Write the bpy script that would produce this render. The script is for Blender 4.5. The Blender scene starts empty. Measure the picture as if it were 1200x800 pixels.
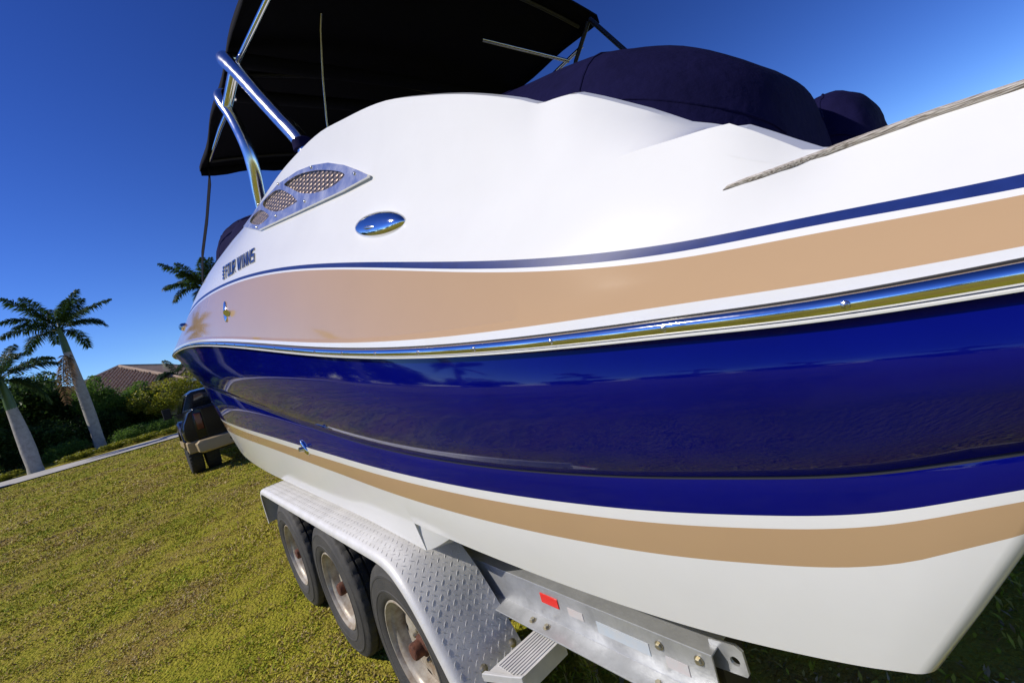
import bpy, bmesh, math, random
import numpy as np
from mathutils import Vector, Matrix, noise as mnoise
from mathutils.geometry import tessellate_polygon

random.seed(7)
rng = np.random.default_rng(7)
R = math.radians
scene = bpy.context.scene
COL = scene.collection

# ------------------------------------------------------------------ camera, sky, sun, exposure
cam_data = bpy.data.cameras.new('camera')
cam = bpy.data.objects.new('camera', cam_data)
COL.objects.link(cam)
scene.camera = cam
cam_data.lens = 16.0
cam_data.sensor_width = 36.0
cam_data.sensor_fit = 'HORIZONTAL'
cam_data.clip_start = 0.02
cam_data.clip_end = 3000
YAW, PITCH, ROLL = R(39.8), R(-2.73), R(15.51)
fw = Vector((math.cos(YAW) * math.cos(PITCH), -math.sin(YAW) * math.cos(PITCH), math.sin(PITCH)))
rt = fw.cross(Vector((0, 0, 1))).normalized()
up = rt.cross(fw)
rt2 = rt * math.cos(ROLL) - up * math.sin(ROLL)
up2 = rt * math.sin(ROLL) + up * math.cos(ROLL)
cam.matrix_world = Matrix(((rt2.x, up2.x, -fw.x, -1.758), (rt2.y, up2.y, -fw.y, 1.815), (rt2.z, up2.z, -fw.z, 1.494), (0, 0, 0, 1)))

SUN_EL = R(40)
SUN_DIR = Vector((0.48, 0.877, 0)).normalized() * math.cos(SUN_EL) + Vector((0, 0, math.sin(SUN_EL)))
world = bpy.data.worlds.new('World')
scene.world = world
world.use_nodes = True
wn = world.node_tree
sky = wn.nodes.new('ShaderNodeTexSky')
sky.sky_type = 'NISHITA'
sky.sun_disc = False
sky.sun_elevation = SUN_EL
sky.sun_rotation = math.atan2(SUN_DIR.x, SUN_DIR.y)
sky.altitude = 0
sky.air_density = 1.0
sky.dust_density = 0.0
sky.ozone_density = 6.0
bg = wn.nodes['Background']
bg.inputs['Strength'].default_value = 0.050
gam = wn.nodes.new('ShaderNodeGamma')          # clear dry winter air: deep saturated blue
gam.inputs['Gamma'].default_value = 1.55
hsv = wn.nodes.new('ShaderNodeHueSaturation')
hsv.inputs['Hue'].default_value = 0.513
hsv.inputs['Saturation'].default_value = 1.05
hsv.inputs['Value'].default_value = 0.86
wn.links.new(sky.outputs[0], gam.inputs['Color'])
wn.links.new(gam.outputs[0], hsv.inputs['Color'])
wn.links.new(hsv.outputs[0], bg.inputs['Color'])

sun_data = bpy.data.lights.new('sun', 'SUN')
sun_data.energy = 4.1
sun_data.angle = R(0.53)
sun_data.color = (1.0, 0.94, 0.825)
sun = bpy.data.objects.new('sun', sun_data)
COL.objects.link(sun)
sun.rotation_euler = (-SUN_DIR).to_track_quat('-Z', 'Y').to_euler()

scene.view_settings.view_transform = 'Standard'
scene.view_settings.look = 'None'
scene.view_settings.exposure = 0.13
scene.view_settings.gamma = 1.0
scene.view_settings.use_curve_mapping = False

# ------------------------------------------------------------------ helpers
def empty(name, loc=(0, 0, 0), rz=0.0):
    o = bpy.data.objects.new(name, None)
    COL.objects.link(o)
    o.location = loc
    o.rotation_euler = (0, 0, rz)
    o.empty_display_size = 0.1
    return o

def tag(o, label, cat, group=None):
    o['label'] = label
    o['category'] = cat
    if group:
        o['group'] = group
    return o

def copy_tree(o, parent=None):
    c = o.copy()
    COL.objects.link(c)
    c.parent = parent
    for ch in list(o.children):
        copy_tree(ch, c)
    return c

class MB:
    def __init__(self):
        self.v = []; self.f = []; self.m = []; self.mi = 0
    def add(self, pts, faces):
        b = len(self.v)
        self.v += [tuple(map(float, p)) for p in pts]
        for f in faces:
            self.f.append(tuple(b + i for i in f)); self.m.append(self.mi)
        return b
    def box(self, c, s, rot=None):
        x, y, z = s[0] / 2, s[1] / 2, s[2] / 2
        P = [Vector(p) for p in ((-x, -y, -z), (x, -y, -z), (x, y, -z), (-x, y, -z), (-x, -y, z), (x, -y, z), (x, y, z), (-x, y, z))]
        if rot is not None:
            P = [rot @ p for p in P]
        c = Vector(c)
        self.add([c + p for p in P], [(0, 3, 2, 1), (4, 5, 6, 7), (0, 1, 5, 4), (1, 2, 6, 5), (2, 3, 7, 6), (3, 0, 4, 7)])
    def prism(self, poly, axis, a, b):
        """poly: 2D points; axis: extrusion axis index; a,b: range"""
        n = len(poly)
        def p3(p, t):
            q = list(p); q.insert(axis, t); return q
        pts = [p3(p, a) for p in poly] + [p3(p, b) for p in poly]
        fs = [tuple(range(n))[::-1], tuple(range(n, 2 * n))]
        fs += [(i, (i + 1) % n, n + (i + 1) % n, n + i) for i in range(n)]
        self.add(pts, fs)
    def tube(self, path, rad, n=10, cap=True):
        path = [Vector(p) for p in path]
        rads = rad if hasattr(rad, '__len__') else [rad] * len(path)
        rings = []; ref = None
        for i, p in enumerate(path):
            t = (path[min(i + 1, len(path) - 1)] - path[max(i - 1, 0)]).normalized()
            if ref is None:
                ref = t.orthogonal().normalized()
            ref = (ref - t * ref.dot(t)).normalized()
            bn = t.cross(ref)
            rings.append([p + (ref * math.cos(a) + bn * math.sin(a)) * rads[i] for a in [2 * math.pi * k / n for k in range(n)]])
        pts = [q for r in rings for q in r]
        fs = []
        for i in range(len(path) - 1):
            for k in range(n):
                fs.append((i * n + k, i * n + (k + 1) % n, (i + 1) * n + (k + 1) % n, (i + 1) * n + k))
        if cap:
            fs.append(tuple(range(n))[::-1]); fs.append(tuple((len(path) - 1) * n + k for k in range(n)))
        self.add(pts, fs)
    def lathe(self, prof, n=32, axis='Y', c=(0, 0, 0), closed=False, cap=True):
        """prof: (r, t) pairs, revolved about axis through c"""
        pts = []
        for r, t in prof:
            for k in range(n):
                a = 2 * math.pi * k / n
                if axis == 'Y':
                    pts.append((c[0] + r * math.cos(a), c[1] + t, c[2] + r * math.sin(a)))
                elif axis == 'Z':
                    pts.append((c[0] + r * math.cos(a), c[1] + r * math.sin(a), c[2] + t))
                else:
                    pts.append((c[0] + t, c[1] + r * math.cos(a), c[2] + r * math.sin(a)))
        fs = []
        m = len(prof)
        for i in range(m if closed else m - 1):
            j = (i + 1) % m
            for k in range(n):
                fs.append((i * n + k, j * n + k, j * n + (k + 1) % n, i * n + (k + 1) % n))
        if not closed and cap:
            if prof[0][0] > 1e-6: fs.append(tuple(range(n)))
            if prof[-1][0] > 1e-6: fs.append(tuple((m - 1) * n + k for k in range(n))[::-1])
        self.add(pts, fs)
    def mesh(self, name, mats, smooth=40, normals=True):
        me = bpy.data.meshes.new(name)
        me.from_pydata(self.v, [], self.f)
        for m in (mats if isinstance(mats, (list, tuple)) else [mats]):
            me.materials.append(m)
        me.polygons.foreach_set('material_index', self.m)
        if normals:
            bm = bmesh.new(); bm.from_mesh(me)
            bmesh.ops.remove_doubles(bm, verts=bm.verts, dist=1e-5)
            bmesh.ops.recalc_face_normals(bm, faces=bm.faces)
            bm.to_mesh(me); bm.free()
        if smooth:
            me.polygons.foreach_set('use_smooth', [True] * len(me.polygons))
            me.set_sharp_from_angle(angle=R(smooth))
        me.update()
        return me
    def build(self, name, mats, parent=None, smooth=40, bevel=0.0, normals=True):
        o = bpy.data.objects.new(name, self.mesh(name, mats, smooth, normals))
        COL.objects.link(o)
        o.parent = parent
        if bevel:
            b = o.modifiers.new('bevel', 'BEVEL'); b.width = bevel; b.segments = 2; b.limit_method = 'ANGLE'; b.angle_limit = R(35)
            b.harden_normals = False
        return o

def mat(name, col, rough=0.5, metal=0.0, coat=0.0, var=0.0, vscale=4.0, bump=0.0, bscale=60.0, rvar=0.0, spec=0.5, col2=None, coat_rough=0.03):
    m = bpy.data.materials.new(name)
    m.use_nodes = True
    nt = m.node_tree
    b = nt.nodes['Principled BSDF']
    b.inputs['Base Color'].default_value = (*col, 1)
    b.inputs['Roughness'].default_value = rough
    b.inputs['Metallic'].default_value = metal
    b.inputs['Coat Weight'].default_value = coat
    b.inputs['Coat Roughness'].default_value = coat_rough
    b.inputs['Specular IOR Level'].default_value = spec
    tc = nt.nodes.new('ShaderNodeTexCoord')
    if var or rvar:
        n = nt.nodes.new('ShaderNodeTexNoise')
        n.inputs['Scale'].default_value = vscale
        n.inputs['Detail'].default_value = 6
        n.inputs['Roughness'].default_value = 0.65
        nt.links.new(tc.outputs['Object'], n.inputs['Vector'])
        if var:
            mx = nt.nodes.new('ShaderNodeMix'); mx.data_type = 'RGBA'
            c2 = col2 or tuple(c * (1 - var) for c in col)
            mx.inputs['A'].default_value = (*col, 1); mx.inputs['B'].default_value = (*c2, 1)
            rp = nt.nodes.new('ShaderNodeMapRange')
            rp.inputs['From Min'].default_value = 0.35; rp.inputs['From Max'].default_value = 0.68
            nt.links.new(n.outputs['Fac'], rp.inputs['Value'])
            nt.links.new(rp.outputs[0], mx.inputs['Factor'])
            nt.links.new(mx.outputs['Result'], b.inputs['Base Color'])
        if rvar:
            rr = nt.nodes.new('ShaderNodeMapRange')
            rr.inputs['From Min'].default_value = 0.3; rr.inputs['From Max'].default_value = 0.7
            rr.inputs['To Min'].default_value = max(0.0, rough - rvar); rr.inputs['To Max'].default_value = rough + rvar
            nt.links.new(n.outputs['Fac'], rr.inputs['Value'])
            nt.links.new(rr.outputs[0], b.inputs['Roughness'])
    if bump:
        n2 = nt.nodes.new('ShaderNodeTexNoise')
        n2.inputs['Scale'].default_value = bscale
        n2.inputs['Detail'].default_value = 4
        nt.links.new(tc.outputs['Object'], n2.inputs['Vector'])
        bp = nt.nodes.new('ShaderNodeBump')
        bp.inputs['Strength'].default_value = bump
        bp.inputs['Distance'].default_value = 0.01
        nt.links.new(n2.outputs['Fac'], bp.inputs['Height'])
        nt.links.new(bp.outputs[0], b.inputs['Normal'])
    return m

def pchip(xk, yk):
    xk = np.array(xk, float); yk = np.array(yk, float); h = np.diff(xk); d = np.diff(yk) / h
    m = np.zeros(len(xk))
    for i in range(1, len(xk) - 1):
        if d[i - 1] * d[i] > 0:
            w1 = 2 * h[i] + h[i - 1]; w2 = h[i] + 2 * h[i - 1]
            m[i] = (w1 + w2) / (w1 / d[i - 1] + w2 / d[i])
    if len(xk) > 2:
        m[0] = ((2 * h[0] + h[1]) * d[0] - h[0] * d[1]) / (h[0] + h[1])
        m[-1] = ((2 * h[-1] + h[-2]) * d[-1] - h[-1] * d[-2]) / (h[-1] + h[-2])
    else:
        m[:] = d[0]
    def f(x):
        x = np.asarray(x, float); i = np.clip(np.searchsorted(xk, x) - 1, 0, len(xk) - 2); t = (x - xk[i]) / h[i]
        return (2 * t**3 - 3 * t**2 + 1) * yk[i] + (t**3 - 2 * t**2 + t) * h[i] * m[i] + (-2 * t**3 + 3 * t**2) * yk[i + 1] + (t**3 - t**2) * h[i] * m[i + 1]
    return f

def spl(xk, yk):
    xk = np.array(xk, float); yk = np.array(yk, float)
    n = len(xk); h = np.diff(xk); A = np.zeros((n, n)); b = np.zeros(n); A[0, 0] = A[-1, -1] = 1
    for i in range(1, n - 1):
        A[i, i - 1] = h[i - 1]; A[i, i] = 2 * (h[i - 1] + h[i]); A[i, i + 1] = h[i]
        b[i] = 6 * ((yk[i + 1] - yk[i]) / h[i] - (yk[i] - yk[i - 1]) / h[i - 1])
    m = np.linalg.solve(A, b)
    def f(x):
        x = np.asarray(x, float); i = np.clip(np.searchsorted(xk, x) - 1, 0, n - 2); a = xk[i + 1] - x; c = x - xk[i]
        return m[i] * a**3 / (6 * h[i]) + m[i + 1] * c**3 / (6 * h[i]) + (yk[i] / h[i] - m[i] * h[i] / 6) * a + (yk[i + 1] / h[i] - m[i + 1] * h[i] / 6) * c
    return f

# ------------------------------------------------------------------ materials
M = {}
M['gel_white'] = mat('gelcoat_white', (0.77, 0.765, 0.755), 0.11, coat=0.0, spec=0.5, var=0.05, vscale=2.5, rvar=0.03, bump=0.006, bscale=5)
M['gel_blue'] = mat('gelcoat_blue', (0.0015, 0.003, 0.140), 0.04, spec=0.34, var=0.2, vscale=3.0, rvar=0.02, bump=0.006, bscale=4)
M['gel_tan'] = mat('gelcoat_tan', (0.475, 0.315, 0.178), 0.08, coat=0.0, spec=0.5, bump=0.006, bscale=4, var=0.05, vscale=2.0, rvar=0.03)
M['navy_stripe'] = mat('vinyl_navy', (0.016, 0.034, 0.17), 0.32, spec=0.12, var=0.2, vscale=40)
M['steel'] = mat('polished_steel', (0.80, 0.80, 0.80), 0.06, metal=1.0, rvar=0.03, vscale=20)
M['steel_tube'] = mat('tube_steel', (0.80, 0.79, 0.77), 0.17, metal=1.0, rvar=0.06, vscale=12)
M['steel_brushed'] = mat('brushed_steel', (0.62, 0.62, 0.62), 0.22, metal=1.0, var=0.12, vscale=30, rvar=0.06)
M['white_vinyl'] = mat('white_vinyl', (0.72, 0.72, 0.70), 0.3, var=0.08, vscale=15)
M['black_rubber'] = mat('black_rubber', (0.012, 0.012, 0.012), 0.6)
M['canvas_navy'] = mat('canvas_navy', (0.010, 0.009, 0.046), 0.9, var=0.3, vscale=6, bump=0.6, bscale=22, spec=0.05)
M['canvas_black'] = mat('canvas_black', (0.004, 0.004, 0.008), 0.9, bump=0.2, bscale=150, spec=0.1)
M['teak'] = mat('weathered_teak', (0.33, 0.29, 0.24), 0.8, var=0.45, vscale=60)
M['galv'] = mat('galvanised_steel', (0.50, 0.51, 0.53), 0.42, metal=0.55, var=0.28, vscale=14, bump=0.08, bscale=120, rvar=0.08)
M['alu'] = mat('diamond_plate_aluminium', (0.70, 0.69, 0.68), 0.5, metal=0.12, var=0.22, vscale=9, rvar=0.10, bump=0.06, bscale=90)
M['rubber'] = mat('tyre_rubber', (0.035, 0.034, 0.033), 0.75, var=0.45, vscale=9, col2=(0.062, 0.057, 0.051), bump=0.15, bscale=140)
M['tread'] = mat('tyre_tread', (0.022, 0.022, 0.022), 0.8, var=0.4, vscale=20)
M['rim'] = mat('rim_paint', (0.52, 0.48, 0.40), 0.42, metal=0.15, var=0.45, vscale=14, col2=(0.24, 0.17, 0.11), rvar=0.1)
M['rust'] = mat('rusty_hub', (0.15, 0.05, 0.025), 0.85, var=0.65, vscale=40, bump=0.3, bscale=80)
M['bolt'] = mat('zinc_bolt', (0.42, 0.38, 0.28), 0.4, metal=0.8, var=0.3, vscale=60)
M['red_lens'] = mat('red_lens', (0.42, 0.012, 0.02), 0.12, coat=0.5)
M['red_refl'] = mat('red_reflector', (0.72, 0.03, 0.02), 0.25)
M['sticker'] = mat('faded_sticker', (0.44, 0.50, 0.56), 0.5, var=0.25, vscale=30, col2=(0.50, 0.51, 0.52))
M['sticker_red'] = mat('faded_sticker_red', (0.53, 0.47, 0.46), 0.5, var=0.2, vscale=40, col2=(0.50, 0.50, 0.50))
M['dark_steel'] = mat('dark_steel', (0.03, 0.03, 0.035), 0.5, metal=0.4, var=0.3)
M['carpet'] = mat('bunk_carpet', (0.02, 0.02, 0.022), 0.95)
M['dark_hole'] = mat('dark_cavity', (0.01, 0.01, 0.01), 0.9)
LINES = {
    'A': [(-2.1, 1.1143, 0.303), (-1.9, 1.1294, 0.366), (-1.75, 1.1401, 0.4133), (-1.6, 1.1503, 0.5), (-1.45, 1.1597, 0.5726), (-1.3, 1.1685, 0.6307), (-1.1, 1.1794, 0.6907), (-0.85, 1.1938, 0.7451), (-0.55, 1.2099, 0.7897), (-0.2, 1.2227, 0.8235), (0.2, 1.2249, 0.8474), (0.7, 1.2237, 0.865), (1.3, 1.2206, 0.8775), (2, 1.215, 0.8882), (2.8, 1.1891, 0.9011), (3.6, 1.1411, 0.9177), (4.5, 1.0466, 0.9423), (4.82, 0.9914, 0.9526), (5.14, 0.8771, 0.9638), (5.428, 0.706, 0.9746), (5.684, 0.491, 0.9848), (5.892, 0.2684, 0.9934), (6.02, 0.1088, 0.9988), (6.1, 0, 1.0023)],
    'E': [(-2.1, 1.1598, 1.2982), (-1.9, 1.1752, 1.268), (-1.75, 1.186, 1.2453), (-1.6, 1.196, 1.21), (-1.45, 1.2054, 1.1928), (-1.3, 1.2138, 1.1824), (-1.1, 1.2239, 1.1746), (-0.85, 1.2354, 1.1738), (-0.55, 1.2476, 1.185), (-0.2, 1.2595, 1.2119), (0.2, 1.27, 1.2551), (0.7, 1.2822, 1.319), (1.3, 1.2941, 1.3994), (2, 1.3, 1.4887), (2.8, 1.2883, 1.5792), (3.6, 1.2621, 1.6563), (4.5, 1.2014, 1.7298), (5.04, 1.1313, 1.7691), (5.58, 0.996, 1.806), (6.066, 0.7989, 1.838), (6.498, 0.5541, 1.8661), (6.849, 0.3024, 1.889), (7.065, 0.1224, 1.9032), (7.2, 0, 1.9122)],
    'P': [(-2.1, 1.2251, 1.3326), (-1.9, 1.2401, 1.3362), (-1.75, 1.2508, 1.339), (-1.6, 1.261, 1.3427), (-1.45, 1.2705, 1.3428), (-1.3, 1.2794, 1.3431), (-1.1, 1.2904, 1.3473), (-0.85, 1.3031, 1.3605), (-0.55, 1.3171, 1.3867), (-0.2, 1.3312, 1.4277), (0.2, 1.3444, 1.4822), (0.7, 1.3606, 1.5542), (1.3, 1.3768, 1.6385), (2, 1.385, 1.7282), (2.8, 1.3781, 1.8169), (3.6, 1.36, 1.8917), (4.5, 1.3115, 1.9622), (5.17, 1.2383, 2.0077), (5.84, 1.0926, 2.0489), (6.443, 0.8778, 2.0837), (6.979, 0.6096, 2.1134), (7.4145, 0.3329, 2.1371), (7.6825, 0.1349, 2.1517), (7.85, 0, 2.1609)],
    'Fm': [(-2.1, 1.2172, 1.4092), (-1.9, 1.2316, 1.4069), (-1.75, 1.2422, 1.4053), (-1.6, 1.2525, 1.4061), (-1.45, 1.2626, 1.4144), (-1.3, 1.2725, 1.4239), (-1.1, 1.2855, 1.4388), (-0.85, 1.3017, 1.4629), (-0.55, 1.3207, 1.5005), (-0.2, 1.3406, 1.5538), (0.2, 1.3588, 1.6211), (0.7, 1.381, 1.7062), (1.3, 1.4035, 1.8009), (2, 1.415, 1.8945), (2.8, 1.4139, 1.9782), (3.6, 1.4074, 2.041), (4.5, 1.3741, 2.0944), (5.24, 1.3012, 2.1303), (5.98, 1.1508, 2.1638), (6.646, 0.9261, 2.195), (7.238, 0.6439, 2.2257), (7.719, 0.352, 2.2536), (8.015, 0.1427, 2.2725), (8.2, 0, 2.285)],
    'G': [(-2.1, 1.1972, 1.434), (-1.9, 1.2116, 1.4354), (-1.75, 1.2222, 1.4365), (-1.6, 1.2325, 1.4416), (-1.45, 1.2426, 1.4517), (-1.3, 1.2525, 1.4619), (-1.1, 1.2655, 1.477), (-0.85, 1.2819, 1.5006), (-0.55, 1.3011, 1.5373), (-0.2, 1.3208, 1.5893), (0.2, 1.3382, 1.6554), (0.7, 1.3583, 1.7399), (1.3, 1.3783, 1.835), (2, 1.39, 1.9311), (2.8, 1.3926, 2.0195), (3.6, 1.3898, 2.0883), (4.5, 1.3642, 2.149), (5.23, 1.2911, 2.1905), (5.96, 1.1414, 2.2291), (6.617, 0.9182, 2.2643), (7.201, 0.6383, 2.2976), (7.6755, 0.3489, 2.327), (7.9675, 0.1414, 2.3465), (8.15, 0, 2.3593)],
    'H': [(-2.1, 1.1874, 1.4461), (-1.9, 1.2019, 1.4473), (-1.75, 1.2125, 1.4482), (-1.6, 1.2228, 1.4536), (-1.45, 1.2328, 1.4648), (-1.3, 1.2426, 1.4757), (-1.1, 1.2554, 1.4906), (-0.85, 1.2714, 1.5133), (-0.55, 1.2901, 1.5484), (-0.2, 1.3092, 1.5989), (0.2, 1.3259, 1.6642), (0.7, 1.3453, 1.749), (1.3, 1.3646, 1.8461), (2, 1.375, 1.9457), (2.8, 1.3761, 2.0389), (3.6, 1.3727, 2.1126), (4.5, 1.3445, 2.1785), (5.22, 1.2704, 2.2232), (5.94, 1.1217, 2.2645), (6.588, 0.9015, 2.3017), (7.164, 0.6263, 2.3364), (7.632, 0.3421, 2.3666), (7.92, 0.1386, 2.3864), (8.1, 0, 2.3994)],
    'K': [(-2.1, 1.1498, 1.4715), (-1.9, 1.1652, 1.486), (-1.75, 1.176, 1.4969), (-1.6, 1.186, 1.5147), (-1.45, 1.1954, 1.5326), (-1.3, 1.2038, 1.5587), (-1.1, 1.2139, 1.6047), (-0.85, 1.2252, 1.672), (-0.55, 1.2373, 1.756), (-0.2, 1.2492, 1.8489), (0.2, 1.2605, 1.943), (0.7, 1.2743, 2.0414), (1.3, 1.288, 2.1357), (2, 1.295, 2.2211), (2.8, 1.2748, 2.2968), (3.6, 1.2332, 2.3575), (4.5, 1.1517, 2.4147), (5.1, 1.0736, 2.4484), (5.7, 0.9371, 2.4796), (6.24, 0.7469, 2.506), (6.72, 0.5157, 2.5284), (7.11, 0.2805, 2.5458), (7.35, 0.1134, 2.5563), (7.5, 0, 2.5627)],
    'A2': [(-2.1, 1.1143, 1.0455), (-1.9, 1.1294, 1.0024), (-1.75, 1.1401, 0.97), (-1.6, 1.1503, 0.9161), (-1.45, 1.1597, 0.8864), (-1.3, 1.1685, 0.8726), (-1.1, 1.1794, 0.8691), (-0.85, 1.1938, 0.8782), (-0.55, 1.2099, 0.8992), (-0.2, 1.2227, 0.93), (0.2, 1.2249, 0.9677)],
    'M': [(-2.1, 1, 1.56), (-1.9, 1.01, 1.565), (-1.7, 1.02, 1.572), (-1.6, 1.03, 1.575), (-1.5, 1.05, 1.62), (-1.4663, 1.0589, 1.6969), (-1.4511, 1.0593, 1.701), (-1.3643, 1.061, 1.7712), (-1.2603, 1.0626, 1.8545), (-1.2329, 1.0629, 1.8738), (-1.1885, 1.0634, 1.8901), (-1.1461, 1.0638, 1.902), (-1.0982, 1.0642, 1.9362), (-1.0009, 1.065, 1.9994), (-0.9214, 1.0656, 2.0468), (-0.7922, 1.0665, 2.1155), (-0.5747, 1.0681, 2.217), (-0.3011, 1.07, 2.303), (-0.1134, 1.0712, 2.3546), (0.0904, 1.0726, 2.3887), (0.4499, 1.0748, 2.4276), (0.83, 1.0762, 2.4455), (1.2907, 1.0756, 2.4662), (1.6399, 1.0726, 2.502), (2.5342, 1.0352, 2.5948), (3.2, 0.96, 2.655), (4, 0.82, 2.7), (5, 0.58, 2.71), (6, 0.31, 2.68), (6.7, 0.1, 2.64), (7, 0, 2.62)],
    'L': [(-2.1, 1.105, 1.565), (-1.9, 1.112, 1.571), (-1.763, 1.1185, 1.576), (-1.69, 1.1225, 1.581), (-1.628, 1.127, 1.584), (-1.5885, 1.1283, 1.5961), (-1.5527, 1.1294, 1.6296), (-1.5184, 1.1306, 1.6624), (-1.5059, 1.131, 1.6722), (-1.4822, 1.1319, 1.6778), (-1.4429, 1.1333, 1.6848), (-1.3514, 1.137, 1.7013), (-1.1981, 1.1436, 1.7232), (-0.9759, 1.1529, 1.758), (-0.7007, 1.1624, 1.8243), (-0.2918, 1.1732, 1.9398), (0.0885, 1.1821, 2.048), (0.6625, 1.1954, 2.1908), (1.4516, 1.2051, 2.3137), (2.4898, 1.174, 2.4458), (3.6, 1.07, 2.56), (4.5, 0.94, 2.6), (5.5, 0.72, 2.62), (6.4, 0.4, 2.6), (7, 0.12, 2.585), (7.25, 0, 2.58)],
    'B': [(-2.1, 1.2855), (-1.9, 1.2187), (-1.75, 1.1685), (-1.6, 1.0898), (-1.45, 1.0527), (-1.3, 1.0334), (-1.1, 1.0204), (-0.85, 1.0157), (-0.55, 1.0208), (-0.2, 1.0358), (0.2, 1.0589), (0.7, 1.0894), (1.3, 1.1215), (2, 1.1488), (2.8, 1.1675), (3.6, 1.1778), (4.5, 1.1874), (5.2, 1.1987), (6, 1.2207), (6.8, 1.2565), (7.6, 1.3098)],
    'C': [(-2.1, 1.2763), (-1.9, 1.2308), (-1.75, 1.1967), (-1.6, 1.1413), (-1.45, 1.1117), (-1.3, 1.0955), (-1.1, 1.0848), (-0.85, 1.0816), (-0.55, 1.0868), (-0.2, 1.1001), (0.2, 1.1204), (0.7, 1.1484), (1.3, 1.1815), (2, 1.216), (2.8, 1.2485), (3.6, 1.2746), (4.5, 1.2985), (5.2, 1.3147), (6, 1.3327), (6.8, 1.3515), (7.6, 1.3726)],
    'D': [(-2.1, 1.2803), (-1.9, 1.2388), (-1.75, 1.2076), (-1.6, 1.1578), (-1.45, 1.1321), (-1.3, 1.1178), (-1.1, 1.1082), (-0.85, 1.1057), (-0.55, 1.1119), (-0.2, 1.127), (0.2, 1.1495), (0.7, 1.1796), (1.3, 1.2131), (2, 1.2457), (2.8, 1.2746), (3.6, 1.2979), (4.5, 1.3225), (5.2, 1.3442), (6, 1.3748), (6.8, 1.4145), (7.6, 1.4655)],
    'I': [(-2.1, 1.4556), (-1.9, 1.4688), (-1.75, 1.4787), (-1.6, 1.4945), (-1.45, 1.5106), (-1.3, 1.5357), (-1.1, 1.5814), (-0.85, 1.6495), (-0.55, 1.7346), (-0.2, 1.8282), (0.2, 1.922), (0.7, 2.0187), (1.3, 2.1093), (2, 2.1894), (2.8, 2.2589), (3.6, 2.314), (4.5, 2.3663), (5.2, 2.4029), (6, 2.4423), (6.8, 2.48), (7.6, 2.5166)],
    'J': [(-2.1, 1.457), (-1.9, 1.4729), (-1.75, 1.4848), (-1.6, 1.5033), (-1.45, 1.5196), (-1.3, 1.544), (-1.1, 1.5888), (-0.85, 1.6559), (-0.55, 1.7407), (-0.2, 1.8347), (0.2, 1.9295), (0.7, 2.0276), (1.3, 2.12), (2, 2.2021), (2.8, 2.2733), (3.6, 2.3299), (4.5, 2.3835), (5.2, 2.421), (6, 2.4612), (6.8, 2.4998), (7.6, 2.5374)],
}
# ------------------------------------------------------------------ boat lines (port side, metres; x forward, y to port, z up)
SY, SZ = {}, {}
for k, v in LINES.items():
    v = np.array(v)
    if v.shape[1] == 3:
        SY[k] = pchip(v[:, 0], v[:, 1]) if k == 'M' else spl(v[:, 0], v[:, 1])
        SZ[k] = pchip(v[:, 0], v[:, 2]) if k in 'ML' else spl(v[:, 0], v[:, 2])
    else:
        SZ[k] = spl(v[:, 0], v[:, 1])
XSTEM = {'A': 6.1, 'E': 7.2, 'P': 7.85, 'Fb': 8.17, 'Fm': 8.2, 'Ft': 8.19, 'G': 8.15, 'H': 8.1, 'K': 7.5, 'L': 7.25, 'M': 7.0}
STEP_X = -0.295
KEEL = pchip([-2.2, STEP_X - 0.001, 2.0, 3.5, 4.5, 5.4, 6.1], [0.56, 0.53, 0.50, 0.55, 0.64, 0.80, 1.0])

def yz(n, x):
    if n == 'Fb': return float(SY['Fm'](x)) - 0.012, float(SZ['Fm'](x)) - 0.0035
    if n == 'Ft': return float(SY['Fm'](x)) - 0.010, float(SZ['Fm'](x)) + 0.021
    if n == 'A':
        z = float(SZ['A' if x > STEP_X else 'A2'](x))
        return hull_low(x, z), z
    return float(SY[n](x)), float(SZ[n](x))

def z_ref(x):
    t = min(max((x + 0.3) / 1.6, 0.0), 1.0); t = t * t * (3 - 2 * t)
    return float(SZ['A2'](min(x, 0.2))) * (1 - t) + float(SZ['A'](max(x, -0.3))) * t
def hull_low(x, z):
    ya, za, ye, ze = float(SY['A'](x)), z_ref(x), float(SY['E'](x)), float(SZ['E'](x))
    t = (z - za) / (ze - za)
    return ya + (ye - ya) * t + 0.04 * max(t, 0) * (1 - t)

def deck_pts(X):
    h, k, l, m = (list(yz(n, X)) for n in 'HKLM')
    l[1] = max(l[1], k[1] + 0.02)
    m[1] = max(m[1], l[1] + 0.004)
    return np.array([h, k, l, m])

def deck_y(X, z):
    p = deck_pts(X)
    z = min(max(z, p[0, 1]), p[-1, 1]); t = min(max((X + 0.9) / 1.2, 0.0), 1.0); t = t * t * (3 - 2 * t)
    return float(pchip(p[:, 1], p[:, 0])(z)) * t + float(np.interp(z, p[:, 1], p[:, 0])) * (1 - t)

def hull_pts(X):
    return np.array([yz(n, X) for n in ('A', 'E', 'P', 'Fb')])

def hull_y(X, z):
    if z <= float(SZ['E'](X)):
        return hull_low(X, z)
    p = hull_pts(X)
    ye, yp, yf = p[1:, 0]; ze, zp, zf = p[1:, 1]
    if z <= zp:
        t = (z - ze) / (zp - ze)
        return ye + (yp - ye) * (0.75 * t + 0.25 * (1 - (1 - t) ** 2)) 
    t = min((z - zp) / (zf - zp), 1.0)
    return yp + (yf - yp) * t ** 1.6

def transom_x(z):
    return -1.568 - 0.52 * (z - 0.86)

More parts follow.
